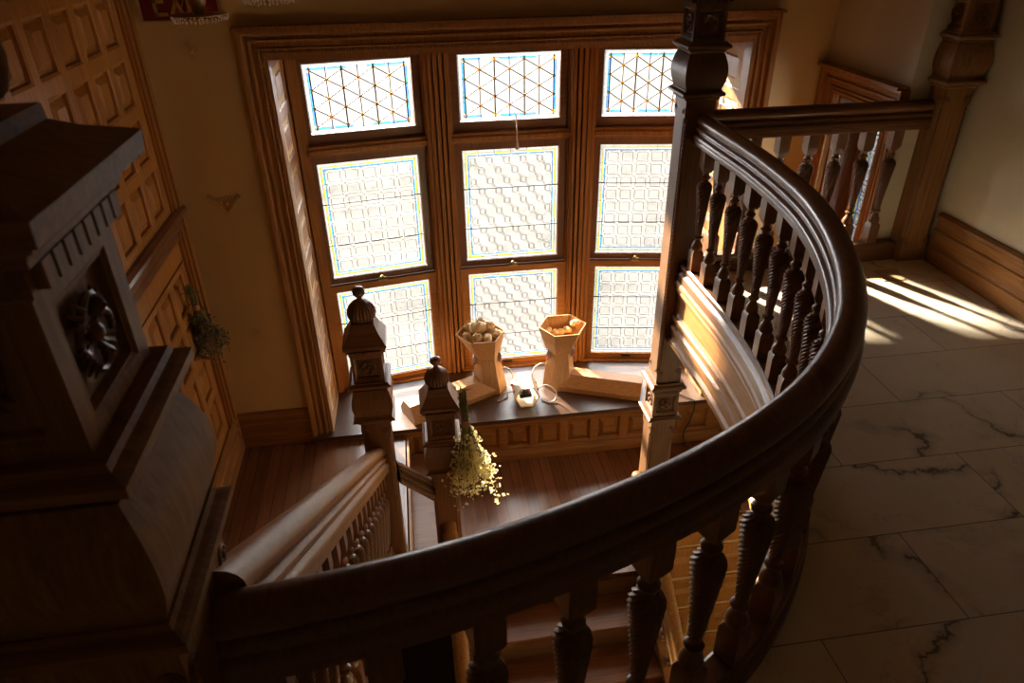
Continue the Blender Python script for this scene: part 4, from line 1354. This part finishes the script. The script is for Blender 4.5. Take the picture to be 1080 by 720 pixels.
cable([(HC.x - 0.085, 4.27, -1.335), (HC.x - 0.15, 4.25, -1.33), (HC.x - 0.20, 4.27, -1.39), (HC.x - 0.20, 4.30, -1.43), (HC.x - 0.13, 4.34, -1.432), (0.575, 4.44, -1.40)], 'white cable looping out of the case towards the left hopper, nearer the room')
cable([(HC.x - 0.07, 4.40, -1.31), (HC.x - 0.09, 4.42, -1.25), (HC.x - 0.13, 4.44, -1.23), (0.548, 4.47, -1.26)], 'white cable arching from the back of the case to the left hopper, nearer the window')
cable([(HC.x + 0.085, 4.27, -1.335), (HC.x + 0.15, 4.26, -1.30), (HC.x + 0.22, 4.25, -1.35), (HC.x + 0.22, 4.24, -1.42), (HC.x + 0.17, 4.22, -1.433), (HC.x + 0.12, 4.27, -1.433)], 'white cable looping out of the case on the right, nearer the room')
cable([(HC.x + 0.07, 4.40, -1.31), (HC.x + 0.09, 4.42, -1.25), (HC.x + 0.14, 4.43, -1.22), (0.878, 4.44, -1.235)], 'white cable arching from the back of the case to the right hopper, nearer the window')
cable([(1.62, 4.30, -1.432), (1.78, 4.22, -1.432), (1.90, 4.10, -1.432), (1.93, 4.06, -1.45), (1.91, 4.055, -1.6), (1.87, 4.05, -1.70), (1.88, 4.03, -1.80), (1.95, 3.95, -1.817), (2.2, 3.85, -1.817)], 'thin black power cable dropping over the window seat to the floor', 'power_cable', 'black', 0.005)

# pull cord in the middle of the window
pc = thing('pull_cord', 'pale hanging cord with a tassel at the middle window', 'cord', (0.72, 4.775, 0.36))
mb = MB(); mb.tube([(0.715, 4.765, 0.55), (0.72, 4.762, 0.45), (0.722, 4.762, 0.335)], 0.004, 6); mb.build('cord', 'cord', pc)
mb = MB(); mb.lathe(0.722, 4.762, [(0.004, 0.03), (0.009, 0.02), (0.010, 0.0), (0.014, -0.02), (0.006, -0.022)], 10, z0=0.33); mb.build('tassel', 'cord', pc)

# ------------------------------------------------------------------ dried bunches
def bouquet(name, label, top, bot, spread, seed, stem_mat, fl_mat, nst, dens, flen=0.55, axis_out=(1, 0, 0)):
    rr = random.Random(seed)
    top, bot = Vector(top), Vector(bot)
    root = thing(name, label, 'dried flowers', tuple(top))
    d = bot - top; L = d.length; dn = d.normalized()
    a = dn.cross(V(0, 1, 0)).normalized(); c = dn.cross(a)
    stem, fl = MB(), MB()
    tie = top + dn * L * 0.28
    tips = []
    for i in range(nst):
        an = rr.uniform(0, 2 * pi); q = sqrt(rr.random())
        off = (a * cos(an) + c * sin(an) * 0.7)
        p0 = top + off * 0.022 * q + dn * rr.uniform(-0.01, 0.08)
        p1 = tie + off * 0.014 * q
        p2 = tie + dn * L * 0.34 + off * spread * 0.55 * q
        end = tie + dn * L * rr.uniform(0.42, 0.72) + off * spread * q
        stem.tube([p0, p1, p2, end], [0.0028, 0.0028, 0.002, 0.001], 5)
        tips.append((p2, end, q))
    for i in range(26):   # leaf bits by the stems' cut ends
        p = top + V(rr.gauss(0, .016), rr.gauss(0, .012), 0) + dn * rr.uniform(0, L * 0.22)
        e = p + V(rr.gauss(0, .02), rr.gauss(0, .015), rr.gauss(0, .02))
        stem.tube([p, (p + e) / 2 + V(0, 0, .004), e], [0.001, 0.004, 0.0005], 4)
    for p2, e, q in tips:
        for k in range(dens):
            t = rr.uniform(-0.75, 1.05)
            p = p2.lerp(e, t) + V(rr.gauss(0, .022), rr.gauss(0, .020), rr.gauss(0, .018))
            s_ = rr.uniform(0.004, 0.013) * (1.3 if q > 0.75 else 1)
            n = len(fl.v)
            u = V(rr.gauss(0, 1), rr.gauss(0, 1), rr.gauss(0, 1)).normalized(); w = u.cross(V(rr.gauss(0, 1), rr.gauss(0, 1), rr.gauss(0, 1))).normalized(); x_ = u.cross(w)
            fl.v += [p + u * s_, p + w * s_ * 0.8, p - u * s_, p - w * s_ * 0.8, p + x_ * s_ * 0.6]
            fl.face([n, n + 1, n + 4]); fl.face([n + 1, n + 2, n + 4]); fl.face([n + 2, n + 3, n + 4]); fl.face([n + 3, n, n + 4])
    s1 = stem.build('stems', stem_mat, root); fl.build('flower_heads', fl_mat, root)
    tw = MB()
    for i in range(6):
        z = tie + dn * (i - 2.5) * 0.006
        tw.tube([z + (a * cos(t_) + c * sin(t_)) * 0.019 for t_ in [2 * pi * j / 12 for j in range(13)]], 0.0032, 5)
    tw.build('twine_wrap', 'twine', root)
    return root
bouquet('dried_bouquet', 'pale yellow dried flower bunch hanging upside down from the landing newel post, lit from behind', (0.150, 2.90, -0.335), (0.185, 2.89, -1.06), 0.135, 3, 'stem', 'petal', 52, 34)
bouquet('dried_bouquet', 'dark dried herb bunch hanging upside down on the left wainscot', (XL + 0.075, 4.20 * KS, zt_(-0.27)), (XL + 0.085, 4.33 * KS, zt_(-0.84)), 0.105, 5, 'stem', 'herb', 44, 26)
mb = MB(); mb.tube([(0.152, 2.905, -0.50), (0.140, 2.93, -0.54), (0.118, 2.955, -0.50)], 0.0025, 6)
tag(mb.build('hanging_string', 'twine'), 'thin string tying the pale dried flowers to the newel post', 'string')

# ------------------------------------------------------------------ plaster ornaments on the back wall
def onw(x, z): return V(x * KS, YB - 0.001, zt_(z))
def fleur(c, s, label):
    c = onw(c[0], c[2]); mb = MB()
    P = lambda x, z, o=0.004: c + V(x * s, -o * 2.2, z * s)
    mb.tube([P(0, -0.35), P(0, 0.1, .008), P(0, .45, .01), P(0, 1.0)], [s * .05, s * .13, s * .15, s * .02], 8)
    for q in (-1, 1):
        mb.tube([P(q * .08, -.3), P(q * .16, .05, .008), P(q * .42, .42, .008), P(q * .72, .45, .008), P(q * .80, .2, .007), P(q * .62, .08, .006)], [s * .05, s * .08, s * .11, s * .10, s * .08, s * .05], 8)
        mb.tube([P(q * .05, -.3), P(q * .22, -.5, .007), P(q * .34, -.72, .005)], [s * .06, s * .07, s * .03], 7)
    mb.tube([P(-.28, -.18), P(0, -.18, .012), P(.28, -.18)], s * .08, 7)
    mb.tube([P(0, -.3), P(0, -.65, .007), P(0, -1.0)], [s * .07, s * .09, s * .02], 7)
    tag(mb.build('fleur_de_lis', 'plaster'), label, 'wall ornament', 'plaster ornaments on the back wall')
fleur((-1.19, YB - 0.001, 1.03), 0.048, 'small plaster fleur-de-lis on the tan wall, the highest one, below the red sign')
fleur((-1.19, YB - 0.001, -0.835), 0.040, 'small plaster fleur-de-lis low on the tan wall, nearest the skirting')
c = onw(-1.19, 0.12); mb = MB()
for q in (-1, 1):
    for k in range(4):
        mb.tube([c + V(q * (.012 + .02 * k), -.005, .02 - .018 * k * 0 + .012 * sin(t)) + V(.013 * cos(t) * q, 0, 0) for t in [0.5 * j for j in range(12)]], .004, 6)
    mb.tube([c + V(q * .095, -.004, .035), c + V(q * .05, -.007, -.005), c + V(0, -.007, -.065)], [.006, .009, .004], 7)
    mb.tube([c + V(q * .095, -.004, .035), c + V(q * .075, -.006, .05), c + V(q * .06, -.006, .035), c + V(q * .078, -.006, .025)], .006, 7)
mb.ball(c + V(0, -.003, 0), .018, 10, (1, .5, 1)); mb.ball(c + V(0, -.003, .032), .012, 8, (1, .5, 1)); mb.ball(c + V(0, -.003, -.035), .012, 8, (1, .5, 1))
tag(mb.build('plaster_ornament', 'plaster'), 'triangular plaster scroll ornament halfway up the tan wall', 'wall ornament', 'plaster ornaments on the back wall')

# ------------------------------------------------------------------ red sign, cut by the top of the picture
SGX, SGZ, SGW = -1.27, 1.236, 0.372
sg = thing('wall_sign', 'dark red wall sign with gold letters and a pale edge, top left', 'sign', (SGX + SGW / 2, YB, SGZ))
mb = MB(); mb.box((SGX, YB - 0.018, SGZ), (SGX + SGW, YB - 0.002, SGZ + 0.30)); mb.build('sign_board', 'maroon', sg)
mb = MB(); mb.box((SGX - 0.012, YB - 0.024, SGZ - 0.008), (SGX, YB - 0.001, SGZ + 0.31)); mb.box((SGX + SGW, YB - 0.024, SGZ - 0.008), (SGX + SGW + 0.012, YB - 0.001, SGZ + 0.31)); mb.box((SGX, YB - 0.022, SGZ - 0.006), (SGX + SGW, YB - 0.001, SGZ)); mb.box((SGX, YB - 0.022, SGZ + 0.30), (SGX + SGW, YB - 0.001, SGZ + 0.31)); mb.build('sign_frame', 'pale_edge', sg)
yy = YB - 0.019
zb, zt = SGZ + 0.018, SGZ + 0.155
def letter(strokes):
    mb = MB()
    for p, q in strokes: bar(mb, p, q, 0.017, 0.004, yy)
    mb.build('letter', 'gold', sg)
x0 = SGX + 0.070
letter([((x0, zb), (x0, zt)), ((x0 - .008, zb + .009), (x0 + .055, zb + .009)), ((x0 - .008, (zb + zt) / 2), (x0 + .045, (zb + zt) / 2)), ((x0 - .008, zt - .009), (x0 + .055, zt - .009))])
x0 += 0.072
letter([((x0, zb), (x0 + 0.062, zt)), ((x0 + 0.062, zb), (x0, zt))])
x0 += 0.088
letter([((x0, zb), (x0, zt))])
x0 += 0.055
letter([((x0, zb), (x0, zt)), ((x0 - .035, zt - .009), (x0 + .035, zt - .009))])

# glass pendant lamps whose bead fringes hang into the top of the picture
def pendant(cx, cy, zb, r, label):
    root = thing('pendant_lamp', label, 'lamp', (cx, cy, ZC), 'bead-fringed pendant lamps')
    mb = MB(); mb.tube([(cx, cy, zb + 0.10), (cx, cy, ZC - 0.02)], 0.006, 8); mb.lathe(cx, cy, [(0.05, 0.0), (0.045, -0.015), (0.015, -0.03), (0.008, -0.05)][::-1], 16, z0=ZC); mb.build('rod', 'brass', root)
    mb = MB(); mb.lathe(cx, cy, [(0.003, 0.020), (0.007, 0.035), (0.022, 0.070), (0.045, 0.13), (0.05, 0.17), (0.02, 0.20)], 20, z0=zb); mb.build('shade', 'amber_shade', root)
    mb = MB(); mb.lathe(cx, cy, [(r, 0.060), (r + .002, 0.061), (r + .002, 0.064), (r, 0.065)], 28, z0=zb); 
    for k in range(3):
        a = k * 2 * pi / 3; mb.tube([(cx + r * cos(a), cy + r * sin(a), zb + 0.063), (cx + 0.01 * cos(a), cy + 0.01 * sin(a), zb + 0.24)], 0.0018, 6)
    mb.build('hoop', 'brass', root)
    mb = MB()
    rr = random.Random(int(cx * 100))
    for i in range(40):
        t = 2 * pi * i / 40 + rr.uniform(-.03, .03)
        for k in range(2):
            q = 1 - 0.05 * k
            mb.ball((cx + r * q * cos(t), cy + r * q * sin(t), zb + 0.052 - k * 0.013 + rr.uniform(-.004, .004)), 0.0045, 6, (0.8, 0.8, 1.4))
    mb.build('bead_fringe', 'crystal', root)
pendant(-0.915, 3.80, 1.228, 0.125, 'pendant lamp with a bead fringe hanging in front of the red sign')
pendant(-0.60, 3.85, 1.292, 0.12, 'pendant lamp with a bead fringe at the top edge, right of the red sign')

# piece of card on the marble by the straight railing
mb = MB(); n = 0
pts = [(2.41, 3.16), (2.54, 3.16), (2.51, 3.03), (2.385, 3.03)]
mb.v += [V(x, y, 0.001) for x, y in pts] + [V(x, y, 0.004) for x, y in pts]
for q_ in ((3, 2, 1, 0), (4, 5, 6, 7), (0, 1, 5, 4), (1, 2, 6, 5), (2, 3, 7, 6), (3, 0, 4, 7)): mb.face(list(q_))
tag(mb.build('card_piece', 'card'), 'small flat brown card on the marble floor by the railing', 'card')
